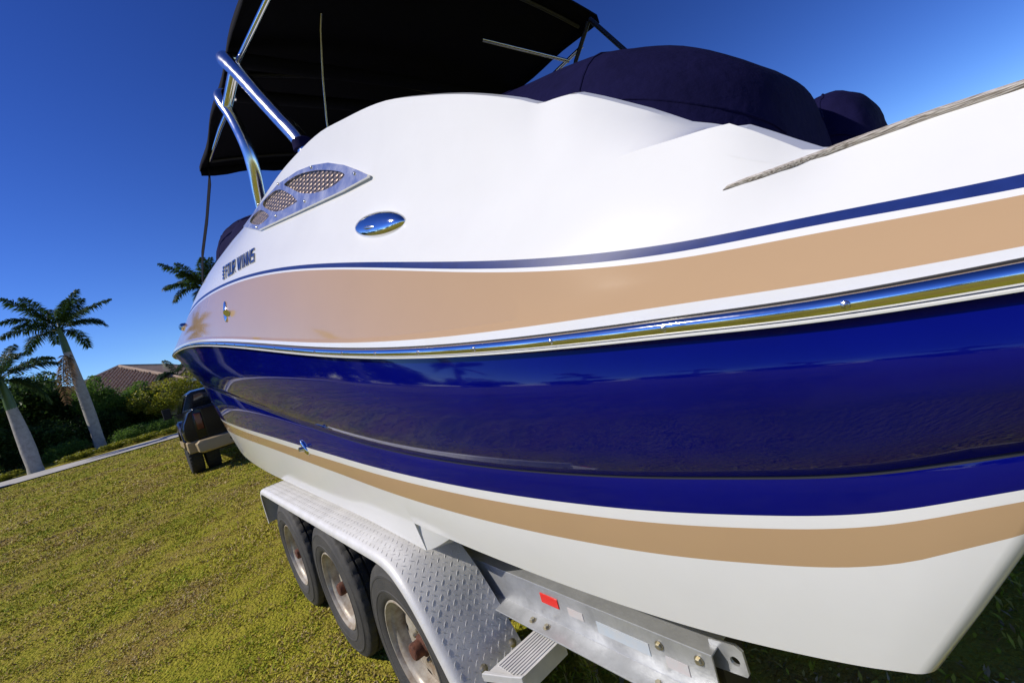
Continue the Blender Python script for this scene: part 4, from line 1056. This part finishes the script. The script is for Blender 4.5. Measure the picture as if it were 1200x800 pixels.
GZ = ground_z(GX, GY)
V = np.stack([GX, GY, GZ], -1).reshape(-1, 3)
k = len(gy)
F = [(i * k + j, (i + 1) * k + j, (i + 1) * k + j + 1, i * k + j + 1) for i in range(len(gx) - 1) for j in range(k - 1)]
gm = bpy.data.materials.new('lawn_soil'); gm.use_nodes = True
nt = gm.node_tree; b = nt.nodes['Principled BSDF']; b.inputs['Roughness'].default_value = 0.95; b.inputs['Specular IOR Level'].default_value = 0.1
def lawn_color(nt, fac_random=None):
    geo = nt.nodes.new('ShaderNodeNewGeometry')
    n1 = nt.nodes.new('ShaderNodeTexNoise'); n1.inputs['Scale'].default_value = 0.75; n1.inputs['Detail'].default_value = 5; n1.inputs['Roughness'].default_value = 0.7
    n2 = nt.nodes.new('ShaderNodeTexNoise'); n2.inputs['Scale'].default_value = 11; n2.inputs['Detail'].default_value = 6; n2.inputs['Roughness'].default_value = 0.75
    nt.links.new(geo.outputs['Position'], n1.inputs['Vector']); nt.links.new(geo.outputs['Position'], n2.inputs['Vector'])
    ad = nt.nodes.new('ShaderNodeMath'); ad.operation = 'MULTIPLY_ADD'; ad.inputs[1].default_value = 0.50
    nt.links.new(n2.outputs['Fac'], ad.inputs[0])
    hf = nt.nodes.new('ShaderNodeMath'); hf.operation = 'MULTIPLY'; hf.inputs[1].default_value = 0.68
    ct = nt.nodes.new('ShaderNodeMapRange'); ct.inputs['From Min'].default_value = 0.28; ct.inputs['From Max'].default_value = 0.72; ct.inputs['To Min'].default_value = 0.12; ct.inputs['To Max'].default_value = 0.88
    nt.links.new(n1.outputs['Fac'], ct.inputs['Value']); nt.links.new(ct.outputs[0], hf.inputs[0]); nt.links.new(hf.outputs[0], ad.inputs[2])
    val = ad.outputs[0]
    if fac_random:
        a2 = nt.nodes.new('ShaderNodeMath'); a2.operation = 'MULTIPLY_ADD'; a2.inputs[1].default_value = fac_random
        sb = nt.nodes.new('ShaderNodeMath'); sb.operation = 'SUBTRACT'; sb.inputs[1].default_value = 0.5
        nt.links.new(geo.outputs['Random Per Island'], sb.inputs[0]); nt.links.new(sb.outputs[0], a2.inputs[0]); nt.links.new(val, a2.inputs[2]); val = a2.outputs[0]
    return val
val = lawn_color(nt)
cr = nt.nodes.new('ShaderNodeValToRGB'); e = cr.color_ramp.elements
e[0].position = 0.40; e[0].color = (0.21, 0.22, 0.016, 1); e[1].position = 0.76; e[1].color = (0.27, 0.19, 0.05, 1)
q = cr.color_ramp.elements.new(0.56); q.color = (0.33, 0.30, 0.03, 1)
nt.links.new(val, cr.inputs[0]); nt.links.new(cr.outputs[0], b.inputs['Base Color'])
nn_ = nt.nodes.new('ShaderNodeTexNoise'); nn_.inputs['Scale'].default_value = 45; nn_.inputs['Detail'].default_value = 5
g2 = nt.nodes.new('ShaderNodeNewGeometry'); nt.links.new(g2.outputs['Position'], nn_.inputs['Vector'])
bu = nt.nodes.new('ShaderNodeBump'); bu.inputs['Strength'].default_value = 0.9; bu.inputs['Distance'].default_value = 0.05
nt.links.new(nn_.outputs['Fac'], bu.inputs['Height']); nt.links.new(bu.outputs[0], b.inputs['Normal'])
me = bpy.data.meshes.new('ground'); me.from_pydata(V.tolist(), [], F); me.materials.append(gm); me.polygons.foreach_set('use_smooth', [True] * len(me.polygons))
ground = bpy.data.objects.new('ground', me); COL.objects.link(ground); ground['kind'] = 'structure'

M['road'] = mat('road_concrete', (0.50, 0.48, 0.45), 0.9, var=0.3, vscale=1.2, bump=0.2, bscale=30)
def strip(name, path, w0, w1, lift, material, n=120):
    P = bez([(x, y, 0) for x, y in path], n)
    pts = []
    for i, p in enumerate(P):
        t = (P[min(i + 1, len(P) - 1)] - P[max(i - 1, 0)]).normalized(); nrm = Vector((-t.y, t.x, 0))
        for w in np.linspace(w0, w1, 7):
            q = p + nrm * float(w); pts.append((q.x, q.y, float(ground_z(q.x, q.y)) + lift))
    m = MB(); m.add(pts, [(i * 7 + j, (i + 1) * 7 + j, (i + 1) * 7 + j + 1, i * 7 + j + 1) for i in range(len(P) - 1) for j in range(6)])
    o = m.build(name, material, None, smooth=60); o['kind'] = 'structure'; return o
road_path = [(27, -260), (26.8, -60), (26.4, -20), (26.6, 0), (27.6, 8), (27.6, 14), (24.5, 23), (17, 29), (6, 31), (-30, 31.5), (-260, 32)]
strip('road', road_path, -1.9, 1.9, 0.045, M['road'])

lm_ = bpy.data.materials.new('grass_blade'); lm_.use_nodes = True
nt = lm_.node_tree; b = nt.nodes['Principled BSDF']; b.inputs['Roughness'].default_value = 0.7; b.inputs['Specular IOR Level'].default_value = 0.12
val = lawn_color(nt, 0.55)
cr = nt.nodes.new('ShaderNodeValToRGB'); e = cr.color_ramp.elements
e[0].position = 0.28; e[0].color = (0.17, 0.245, 0.010, 1); e[1].position = 0.88; e[1].color = (0.50, 0.40, 0.20, 1)
for p_, c_ in ((0.42, (0.33, 0.36, 0.022)), (0.55, (0.48, 0.43, 0.045)), (0.66, (0.45, 0.35, 0.08)), (0.74, (0.23, 0.155, 0.06))):
    q = cr.color_ramp.elements.new(p_); q.color = (*c_, 1)
nt.links.new(val, cr.inputs[0]); nt.links.new(cr.outputs[0], b.inputs['Base Color'])
def blades(zones):
    VV = []
    for (x0, x1, y0, y1, dens, h0, h1, w) in zones:
        n = int((x1 - x0) * (y1 - y0) * dens)
        x = rng.uniform(x0, x1, n); y = rng.uniform(y0, y1, n)
        cl = np.sin(x * 7.1 + np.sin(y * 5.3) * 2) * np.sin(y * 6.7 + np.sin(x * 4.9) * 2) + 0.6 * np.sin(x * 21 + y * 13) * np.sin(y * 19 - x * 9)
        keep = rng.uniform(-2.1, 0.45, n) < cl
        x, y, cl = x[keep], y[keep], cl[keep]; n = len(x)
        z = ground_z(x, y)
        a = rng.uniform(0, 2 * np.pi, n); h = rng.uniform(h0, h1, n) * (0.75 + 0.35 * np.clip(cl, -1, 1)); lean = rng.uniform(0.35, 1.5, n)
        dx, dy = np.cos(a), np.sin(a); ww = w * rng.uniform(0.7, 1.4, n)
        base = np.stack([x, y, z - 0.004], -1)
        mid = base + np.stack([dx * h * lean * .4, dy * h * lean * .4, h * .55], -1)
        sidev = np.stack([-dy * ww, dx * ww, 0 * ww], -1)
        tip = base + np.stack([dx * h * lean, dy * h * lean, h * rng.uniform(.5, 1.0, n)], -1)
        VV.append(np.stack([base, mid + sidev, tip, mid - sidev], 1))
    VV = np.concatenate(VV); n = len(VV)
    me = bpy.data.meshes.new('lawn_grass')
    me.vertices.add(n * 4); me.vertices.foreach_set('co', VV.reshape(-1))
    me.loops.add(n * 4); me.loops.foreach_set('vertex_index', np.arange(n * 4, dtype=np.int32))
    me.polygons.add(n); me.polygons.foreach_set('loop_start', np.arange(0, n * 4, 4, dtype=np.int32)); me.polygons.foreach_set('loop_total', np.full(n, 4, dtype=np.int32))
    me.update(calc_edges=True); me.validate()
    me.materials.append(lm_)
    o = bpy.data.objects.new('lawn_grass', me); COL.objects.link(o); return o
lawn = blades([(-1.2, 3.5, 1.15, 4.6, 8500, .010, .030, .0034), (3.5, 8, 0.2, 6.5, 3000, .012, .036, .0055), (3.5, 8, -2.0, 0.2, 900, .016, .045, .006), (8, 13, -2.5, 8, 1000, .018, .05, .009), (13, 25, -4, 11, 330, .02, .06, .016),
               (-2.2, 0.6, -2.6, 1.15, 1700, .02, .06, .005), (0.6, 3.5, -2.0, 1.15, 500, .016, .045, .006), (-1.2, 3.5, 4.6, 8, 600, .016, .045, .007)])
lawn['label'] = 'short patchy green and straw coloured lawn grass around the trailer'; lawn['category'] = 'grass'; lawn['kind'] = 'stuff'

def weed(x, y, h, n, label):
    m = MB()
    for i in range(n):
        a = rng.uniform(0, 6.28); l = h * rng.uniform(.5, 1); sp = rng.uniform(.02, .30) * h
        p = [Vector((x + .03 * math.cos(a * 3), y + .03 * math.sin(a * 3), 0)), Vector((x + sp * .5 * math.cos(a), y + sp * .5 * math.sin(a), l * .6)), Vector((x + sp * math.cos(a), y + sp * math.sin(a), l))]
        m.tube(p, [.0022, .0018, .0008], 3)
        for q in range(12):
            t = rng.uniform(.25, 1); c = p[0].lerp(p[1], t * 2) if t < .5 else p[1].lerp(p[2], t * 2 - 1)
            b_ = rng.uniform(0, 6.28); d = Vector((math.cos(b_), math.sin(b_), rng.uniform(.1, .9))) * rng.uniform(.012, .035); s_ = Vector((-math.sin(b_), math.cos(b_), 0)) * .004
            m.add([c, c + d * .5 + s_, c + d, c + d * .5 - s_], [(0, 1, 2, 3)])
    o = m.build('weed', lm_, None, smooth=0, normals=False); tag(o, label, 'weed'); return o
weed(-0.395, 0.74, 0.17, 16, 'dry bushy weed sprouting under the trailer frame beside the step')

# ------------------------------------------------------------------ vegetation
def leafmat(name, c0, c1, c2):
    m = bpy.data.materials.new(name); m.use_nodes = True; nt = m.node_tree; b = nt.nodes['Principled BSDF']
    b.inputs['Roughness'].default_value = 0.5; b.inputs['Specular IOR Level'].default_value = 0.35
    g = nt.nodes.new('ShaderNodeNewGeometry'); cr = nt.nodes.new('ShaderNodeValToRGB'); e = cr.color_ramp.elements
    e[0].position = 0; e[0].color = (*c0, 1); e[1].position = 1; e[1].color = (*c2, 1); q = cr.color_ramp.elements.new(.5); q.color = (*c1, 1)
    nt.links.new(g.outputs['Random Per Island'], cr.inputs[0]); nt.links.new(cr.outputs[0], b.inputs['Base Color'])
    tr = nt.nodes.new('ShaderNodeBsdfTranslucent'); mx = nt.nodes.new('ShaderNodeMixShader'); mx.inputs[0].default_value = 0.4
    hs = nt.nodes.new('ShaderNodeHueSaturation'); hs.inputs['Value'].default_value = 1.6; hs.inputs['Hue'].default_value = 0.485
    nt.links.new(cr.outputs[0], hs.inputs['Color']); nt.links.new(hs.outputs[0], tr.inputs['Color'])
    nt.links.new(b.outputs[0], mx.inputs[1]); nt.links.new(tr.outputs[0], mx.inputs[2]); nt.links.new(mx.outputs[0], nt.nodes['Material Output'].inputs['Surface'])
    return m
M['leaf_dark'] = leafmat('leaf_dark', (0.018, 0.046, 0.010), (0.034, 0.080, 0.015), (0.065, 0.125, 0.025))
M['leaf_mid'] = leafmat('leaf_mid', (0.045, 0.100, 0.014), (0.075, 0.160, 0.022), (0.12, 0.22, 0.035))
M['leaf_yellow'] = leafmat('leaf_yellow', (0.12, 0.15, 0.012), (0.21, 0.24, 0.020), (0.32, 0.31, 0.035))
M['leaf_palm'] = leafmat('leaf_palm', (0.014, 0.038, 0.012), (0.025, 0.062, 0.018), (0.045, 0.090, 0.025))
M['frond_dead'] = leafmat('frond_dead', (0.10, 0.065, 0.03), (0.16, 0.11, 0.05), (0.22, 0.16, 0.08))
M['bark'] = mat('bark', (0.16, 0.12, 0.085), 0.9, var=0.5, vscale=8, bump=0.6, bscale=20)
M['palm_trunk'] = mat('palm_trunk', (0.40, 0.385, 0.36), 0.85, var=0.35, vscale=5, bump=0.3, bscale=25)
M['crownshaft'] = mat('crownshaft', (0.075, 0.135, 0.03), 0.4, var=0.3, vscale=4)
def frond_mesh(name, L, droop, lift, seed, material, nl=42):
    r = random.Random(seed); m = MB(); P = []
    for i in range(15):
        t = i / 14; P.append(Vector((L * t * (1 - .10 * t * t * droop), 0, L * (lift * t - droop * t * t * .62))))
    m.tube(P, [.035 * (1 - .85 * i / 14) for i in range(15)], 5)
    for i in range(nl):
        t = .14 + .86 * i / (nl - 1); s = t * 14; j = min(int(s), 13); c = P[j].lerp(P[j + 1], s - j); tn = (P[j + 1] - P[j]).normalized()
        ll = L * .24 * (math.sin(math.pi * (.12 + .80 * t)) ** .7) * r.uniform(.85, 1.1)
        for sd in (1, -1):
            for rep in range(2):
                d = (tn * r.uniform(.45, .8) + Vector((0, sd, 0)) * r.uniform(.75, 1.0) + Vector((0, 0, r.uniform(-.30, .45)))).normalized()
                mid = c + d * ll * .5 + Vector((0, 0, .02)); tip = c + d * ll + Vector((0, 0, -ll * r.uniform(.15, .5)))
                w = tn * .034
                m.add([c - w * .5, mid - w, tip, mid + w, c + w * .5], [(0, 1, 2, 3, 4)])
    return m.mesh(name, material, 0, normals=False)
FR = [frond_mesh('frond', 2.4, d, l, i, M['leaf_palm']) for i, (d, l) in enumerate(((.35, .85), (.75, .75), (1.0, .45), (1.25, .15), (.6, 1.05)))]
FRD = frond_mesh('frond', 1.9, 1.3, -.35, 77, M['frond_dead'], 24)
def royal_palm(x, y, h, cs, label, lean=(0, 0), nf=13, scale=1.0, seed=0, group=None, z0=None, rad=.30, dead=0):
    r = random.Random(seed); z = float(ground_z(x, y)) if z0 is None else z0
    p = empty('royal_palm', (x, y, z)); tag(p, label, 'palm tree', group)
    prof = [(0, 1.25), (.03, 1.10), (.12, 1.0), (.35, 1.05), (.6, .98), (.85, .82), (1, .72)]
    P = [(lean[0] * t * t * h, lean[1] * t * t * h, h * t - .1 * (t == 0)) for t, _ in prof]
    m = MB(); m.tube(P, [rad * q for _, q in prof], 16); m.build('trunk', M['palm_trunk'], p, smooth=60)
    tp = Vector(P[-1]); m = MB(); m.tube([tp - Vector((0, 0, .05)), tp + Vector((lean[0] * cs * .5, lean[1] * cs * .5, cs * .5)), tp + Vector((lean[0] * cs, lean[1] * cs, cs))], [rad * .74, rad * .62, rad * .28], 14); m.build('crownshaft', M['crownshaft'], p, smooth=60)
    top = tp + Vector((lean[0] * cs, lean[1] * cs, cs - .1))
    for i in range(nf + dead):
        dd = i >= nf
        o = bpy.data.objects.new('frond', FRD if dd else FR[(i * 3 + seed) % 5 if i % 5 else 4 if i < 2 else (i + seed) % 4]); COL.objects.link(o); o.parent = p
        o.location = (tp if dd else top) + Vector((0, 0, r.uniform(-.1, .1)))
        o.rotation_euler = (r.uniform(-.2, .2), r.uniform(-.15, .25) if not dd else .5, i * 2.399 + r.uniform(-.3, .3)); sc = scale * r.uniform(.85, 1.12); o.scale = (sc, sc, sc)
    return p

def leaf_cloud(name, n, leaf, seed, material, squash=1.0, clumps=26, fill=.30):
    r = np.random.default_rng(seed)
    cc = r.normal(size=(clumps, 3)); cc /= np.linalg.norm(cc, axis=1)[:, None]; cc *= (r.uniform(.35, .92, clumps) ** .7)[:, None]
    cr_ = r.uniform(.20, .38, clumps)
    idx = r.integers(0, clumps, n); d = r.normal(size=(n, 3)); d /= np.linalg.norm(d, axis=1)[:, None]
    P = cc[idx] + d * (cr_[idx] * r.uniform(.55, 1.0, n))[:, None]
    q = r.uniform(size=n) < fill; P[q] = r.normal(size=(q.sum(), 3)) * .34
    nn0 = np.linalg.norm(P, axis=1); P *= np.minimum(1, 1.02 / np.maximum(nn0, 1e-6))[:, None]
    P[:, 2] *= squash
    u = r.normal(size=(n, 3)) + d * .3; u /= np.linalg.norm(u, axis=1)[:, None]
    w = np.cross(u, r.normal(size=(n, 3))); w /= np.linalg.norm(w, axis=1)[:, None]
    l = leaf * r.uniform(.6, 1.3, n)[:, None]
    VV = np.stack([P - u * l, P + w * l * .42, P + u * l, P - w * l * .42], 1)
    me = bpy.data.meshes.new(name); me.vertices.add(n * 4); me.vertices.foreach_set('co', VV.reshape(-1)); me.loops.add(n * 4); me.loops.foreach_set('vertex_index', np.arange(n * 4, dtype=np.int32))
    me.polygons.add(n); me.polygons.foreach_set('loop_start', np.arange(0, n * 4, 4, dtype=np.int32)); me.polygons.foreach_set('loop_total', np.full(n, 4, dtype=np.int32)); me.update(calc_edges=True)
    me.materials.append(material); return me
LC = {'dark': [leaf_cloud('crown', 9000, .055, s, M['leaf_dark']) for s in (1, 2)], 'mid': [leaf_cloud('crown', 6000, .06, 3, M['leaf_mid'])],
      'yellow': [leaf_cloud('crown', 5000, .05, 5, M['leaf_yellow'], 1, 34, .1)], 'hedge': [leaf_cloud('foliage', 6000, .045, 6, M['leaf_mid'], .8, 30, .45)], 'cover': [leaf_cloud('foliage', 2600, .09, 8, M['leaf_yellow'], .6, 20, .4)]}
def bush(kind, name, x, y, rx, ry, rz, zc, label, cat, group=None, trunk=True, rz_=0.0):
    z = float(ground_z(x, y)); p = empty(name, (x, y, z)); tag(p, label, cat, group)
    o = bpy.data.objects.new('crown' if trunk else 'foliage', random.choice(LC[kind])); COL.objects.link(o); o.parent = p; o.location = (0, 0, zc); o.scale = (rx, ry, rz); o.rotation_euler = (0, 0, rz_)
    if trunk:
        m = MB(); m.tube([(0, 0, -.1), (.05, .03, zc * .5), (0, 0, zc)], [max(.06, rx * .07), max(.05, rx * .055), .03], 8)
        for a in range(4):
            m.tube([(0, 0, zc * .55), (rx * .5 * math.cos(a * 1.6), ry * .5 * math.sin(a * 1.6), zc + rz * .3)], [max(.03, rx * .035), .015], 6)
        m.build('trunk', M['bark'], p, smooth=60)
    return p
royal_palm(33.0, 3.75, 5.7, 1.4, 'tall grey trunked royal palm standing beside the road near the tiled house', lean=(0.0, .02), seed=3, scale=.95, nf=16, rad=.25, dead=2, z0=.62)
royal_palm(29.9, 6.0, 3.3, 1.5, 'shorter royal palm with thick pale trunk at the road edge among dark trees', lean=(0, .035), seed=5, scale=.85, nf=14, rad=.28, dead=0, z0=.44)
royal_palm(33.0, -3.3, 7.3, 1.1, 'palm with its crown rising behind the navy strap at the boat bow', seed=8, scale=.95, nf=18, z0=.5)
royal_palm(40.0, -1.0, 2.6, 1.0, 'low palm half hidden behind the bow of the boat', seed=9, scale=.9, nf=12, z0=.6)
DK = ['dark dense tree behind the left palm trunk by the road', 'dark tree between the two road palms', 'dark leafy tree at the corner of the tiled house', 'tall dark tree furthest along the road from the house', 'dark tree standing behind the dense trees by the road', 'dark round tree beside the tiled roof']
for i, (x, y, rx, rz, zc) in enumerate([(36, 9.2, 2.6, 2.4, 2.9), (39, 6.6, 2.4, 2.3, 3.2), (39, 6.2, 1.7, 2.2, 3.3), (36, 14, 3.2, 3.2, 3.6), (41, 11.5, 3.0, 2.4, 3.4), (38.5, 2.6, 1.0, 1.0, 1.9)]):
    bush('dark', 'leafy_tree', x, y, rx, rx * 1.15, rz, zc, DK[i], 'tree', 'dark trees across the road', rz_=i * 1.3)
SH = ['dark low shrub at the foot of the trees behind the left palm', 'dark low shrub between the two palms', 'dark low shrub behind the tall palm', 'dark low shrub filling the gap beside the house wall', 'dark low shrub furthest along the road']
for i, (x, y, rr) in enumerate([(35.5, 8.0, 1.5), (36, 5.4, 1.5), (37, 3.4, 1.3), (38.5, 1.6, 1.3), (34.5, 11.0, 1.8)]):
    bush('dark', 'dark_shrub', x, y, rr, rr * 1.3, 1.3, 1.15, SH[i], 'shrub', 'dark shrubs across the road', trunk=False, rz_=i * .7)
for i, (x, y) in enumerate([(42, 14), (45, 18), (44, 22)]):
    bush('dark', 'leafy_tree', x, y, 3.6, 4.4, 2.6, 2.4, ['broad dark tree closing the gap beyond the road trees', 'broad dark tree set back behind the other trees', 'broad dark tree at the far end of the tree group'][i], 'tree', 'dark trees across the road', rz_=i)
bush('mid', 'leafy_tree', 37.0, 3.6, 1.3, 1.4, 1.5, 2.9, 'bright green tree beside the trunk of the tall palm', 'tree')
bush('mid', 'green_shrub', 38.5, 1.6, 1.4, 1.8, 1.3, 2.2, 'bright green rounded shrub hiding the wall of the tiled house', 'shrub')
bush('yellow', 'flowering_shrub', 36.5, .4, 1.9, 2.0, 1.2, 2.05, 'yellow green spreading shrub in front of the tiled house', 'shrub')
bush('yellow', 'flowering_shrub', 37.5, -2.2, 1.7, 1.7, 1.2, 2.6, 'yellow green shrub behind the truck cab', 'shrub')
HG = ['clipped green hedge section nearest the truck mirror', 'clipped green hedge section under the yellow shrub', 'clipped green hedge section next to the tall palm', 'clipped green hedge between the two palm trunks', 'clipped green hedge beyond the left palm']
for i, (x, y) in enumerate([(31.2, -.9), (31.5, .8), (31.9, 2.3), (33.2, 5.2), (33.2, 8.6)]):
    bush('hedge', 'hedge', x, y, .75, 1.15, .62, .50, HG[i], 'hedge', 'clipped hedges along the road', trunk=False, rz_=0)
for i, (x, y) in enumerate([(30.2, .6), (30.4, 2.0), (30.7, 3.2), (30.8, 4.6), (30.6, 7.3)]):
    bush('cover', 'ground_cover', x, y, .6, .85, .34, .18, ['low pale green ground cover beside the hedge nearest the truck', 'low pale green ground cover in front of the hedge', 'low pale green ground cover at the foot of the tall palm', 'low pale green ground cover between the palms', 'low pale green ground cover beyond the left palm'][i], 'ground cover', 'ground cover along the road', trunk=False)

# ------------------------------------------------------------------ house with clay tiled hip roof
M['stucco'] = mat('stucco', (0.50, 0.42, 0.34), 0.9, var=0.1, vscale=1, bump=0.2, bscale=40)
M['clay'] = mat('clay_tile', (0.33, 0.215, 0.15), 0.8, var=0.5, vscale=3, col2=(0.44, 0.34, 0.26))
M['win_dark'] = mat('window_glass', (0.015, 0.02, 0.025), 0.05, spec=0.8)
M['trim_white'] = mat('trim_white', (0.7, 0.68, 0.64), 0.6)
house = empty('house', (49.1, 3.3, 1.0), R(68)); tag(house, 'beige stucco house with brown clay tile hip roof beyond the hedge', 'house')
hx0, hx1, hy0, hy1, ze, zr = 42.0, 52.5, -17.0, 2.6, 3.5, 6.05
def ho(mb, name, mats, parent=None, **kw):
    o = mb.build(name, mats, parent or house, **kw)
    if parent is None: o.location = (-50, 6, -1.0)
    return o
mb = MB(); mb.box(((hx0 + hx1) / 2, (hy0 + hy1) / 2, 1.9), (hx1 - hx0, hy1 - hy0, 3.6)); wall = ho(mb, 'wall', M['stucco'], smooth=0)
ov = .6; mid = (hx0 + hx1) / 2; hl = (hx1 - hx0) / 2 + ov
A_, B_, C_, D_ = (hx0 - ov, hy0 - ov, ze), (hx0 - ov, hy1 + ov, ze), (hx1 + ov, hy1 + ov, ze), (hx1 + ov, hy0 - ov, ze)
R1, R2 = (mid, hy0 - ov + hl, zr), (mid, hy1 + ov - hl, zr)
mb = MB(); mb.add([A_, B_, C_, D_, R1, R2], [(0, 1, 5, 4), (1, 2, 5), (2, 3, 4, 5), (3, 0, 4), (0, 3, 2, 1)]); roof = ho(mb, 'roof', M['clay'], smooth=0)
mb = MB()
slope = (zr - ze) / hl
for yy in np.arange(hy0 - ov + .12, hy1 + ov, .26):      # barrel tile ribs on the road side
    run = min(yy - (hy0 - ov), hl, (hy1 + ov) - yy)
    if run < .3: continue
    for s0 in np.arange(0, run - .2, .42):
        x0 = hx0 - ov + s0; z0 = ze + s0 * slope; mb.tube([(x0, yy, z0 + .06), (x0 + .46, yy, z0 + .46 * slope + .035)], [.085, .075], 5)
for xx in np.arange(hx0 - ov + .12, hx1 + ov, .26):      # and on the end hip facing the palms
    run = min(xx - (hx0 - ov), (hx1 + ov) - xx)
    if run < .3: continue
    for s0 in np.arange(0, run - .2, .42):
        y0 = hy1 + ov - s0; z0 = ze + s0 * slope; mb.tube([(xx, y0, z0 + .06), (xx, y0 - .46, z0 + .46 * slope + .035)], [.085, .075], 5)
o = mb.build('barrel_tiles', M['clay'], roof, smooth=60, normals=False); o['kind'] = 'stuff'
for a_, b_ in ((B_, R2), (A_, R1), (R1, R2), (C_, R2)):
    mb = MB(); mb.tube([Vector(a_) + Vector((0, 0, .08)), Vector(b_) + Vector((0, 0, .08))], .13, 6); mb.build('ridge_cap', M['clay'], roof)
mb = MB(); mb.box((hx0 - ov - .02, (hy0 + hy1) / 2, ze - .06), (.06, hy1 - hy0 + 2 * ov, .2)); mb.build('fascia', M['trim_white'], roof, smooth=0)
for yy in (0.6, -2.2, -5.4, -9.5, -14.0):
    mb = MB(); mb.box((hx0 - .03, yy, 1.75), (.08, 1.3, 1.3)); fr_ = mb.build('window', M['trim_white'], wall, smooth=0)
    for s in (-1, 1):
        mb = MB(); mb.box((hx0 - .08, yy + s * .29, 1.75), (.04, .52, 1.1)); mb.build('pane', M['win_dark'], fr_, smooth=0)

# ------------------------------------------------------------------ the rest of the corner lot, on the camera's side of the road (mirrored in the gelcoat)
for i, (x, y) in enumerate([(20.5, 32.5), (12, 35.5), (4.5, 36), (-3, 36), (-11, 36.5), (30, 17.5), (28.5, 26)]):
    royal_palm(x, y, 5.5 + (i * 37 % 10) * .15, 1.2, 'royal palm in the row along the far side of the curving road', seed=20 + i, scale=1.05, nf=12, group='row of palms along the road')
for i, (x, y) in enumerate([(25, 38), (16, 41), (7, 42), (-2, 42), (-12, 42), (-24, 42), (36, 24), (34, 33)]):
    bush('dark', 'leafy_tree', x, y, 4.2, 4.6, 2.6, 2.7, 'dense dark tree behind the row of palms', 'tree', 'trees behind the palm row', rz_=i)
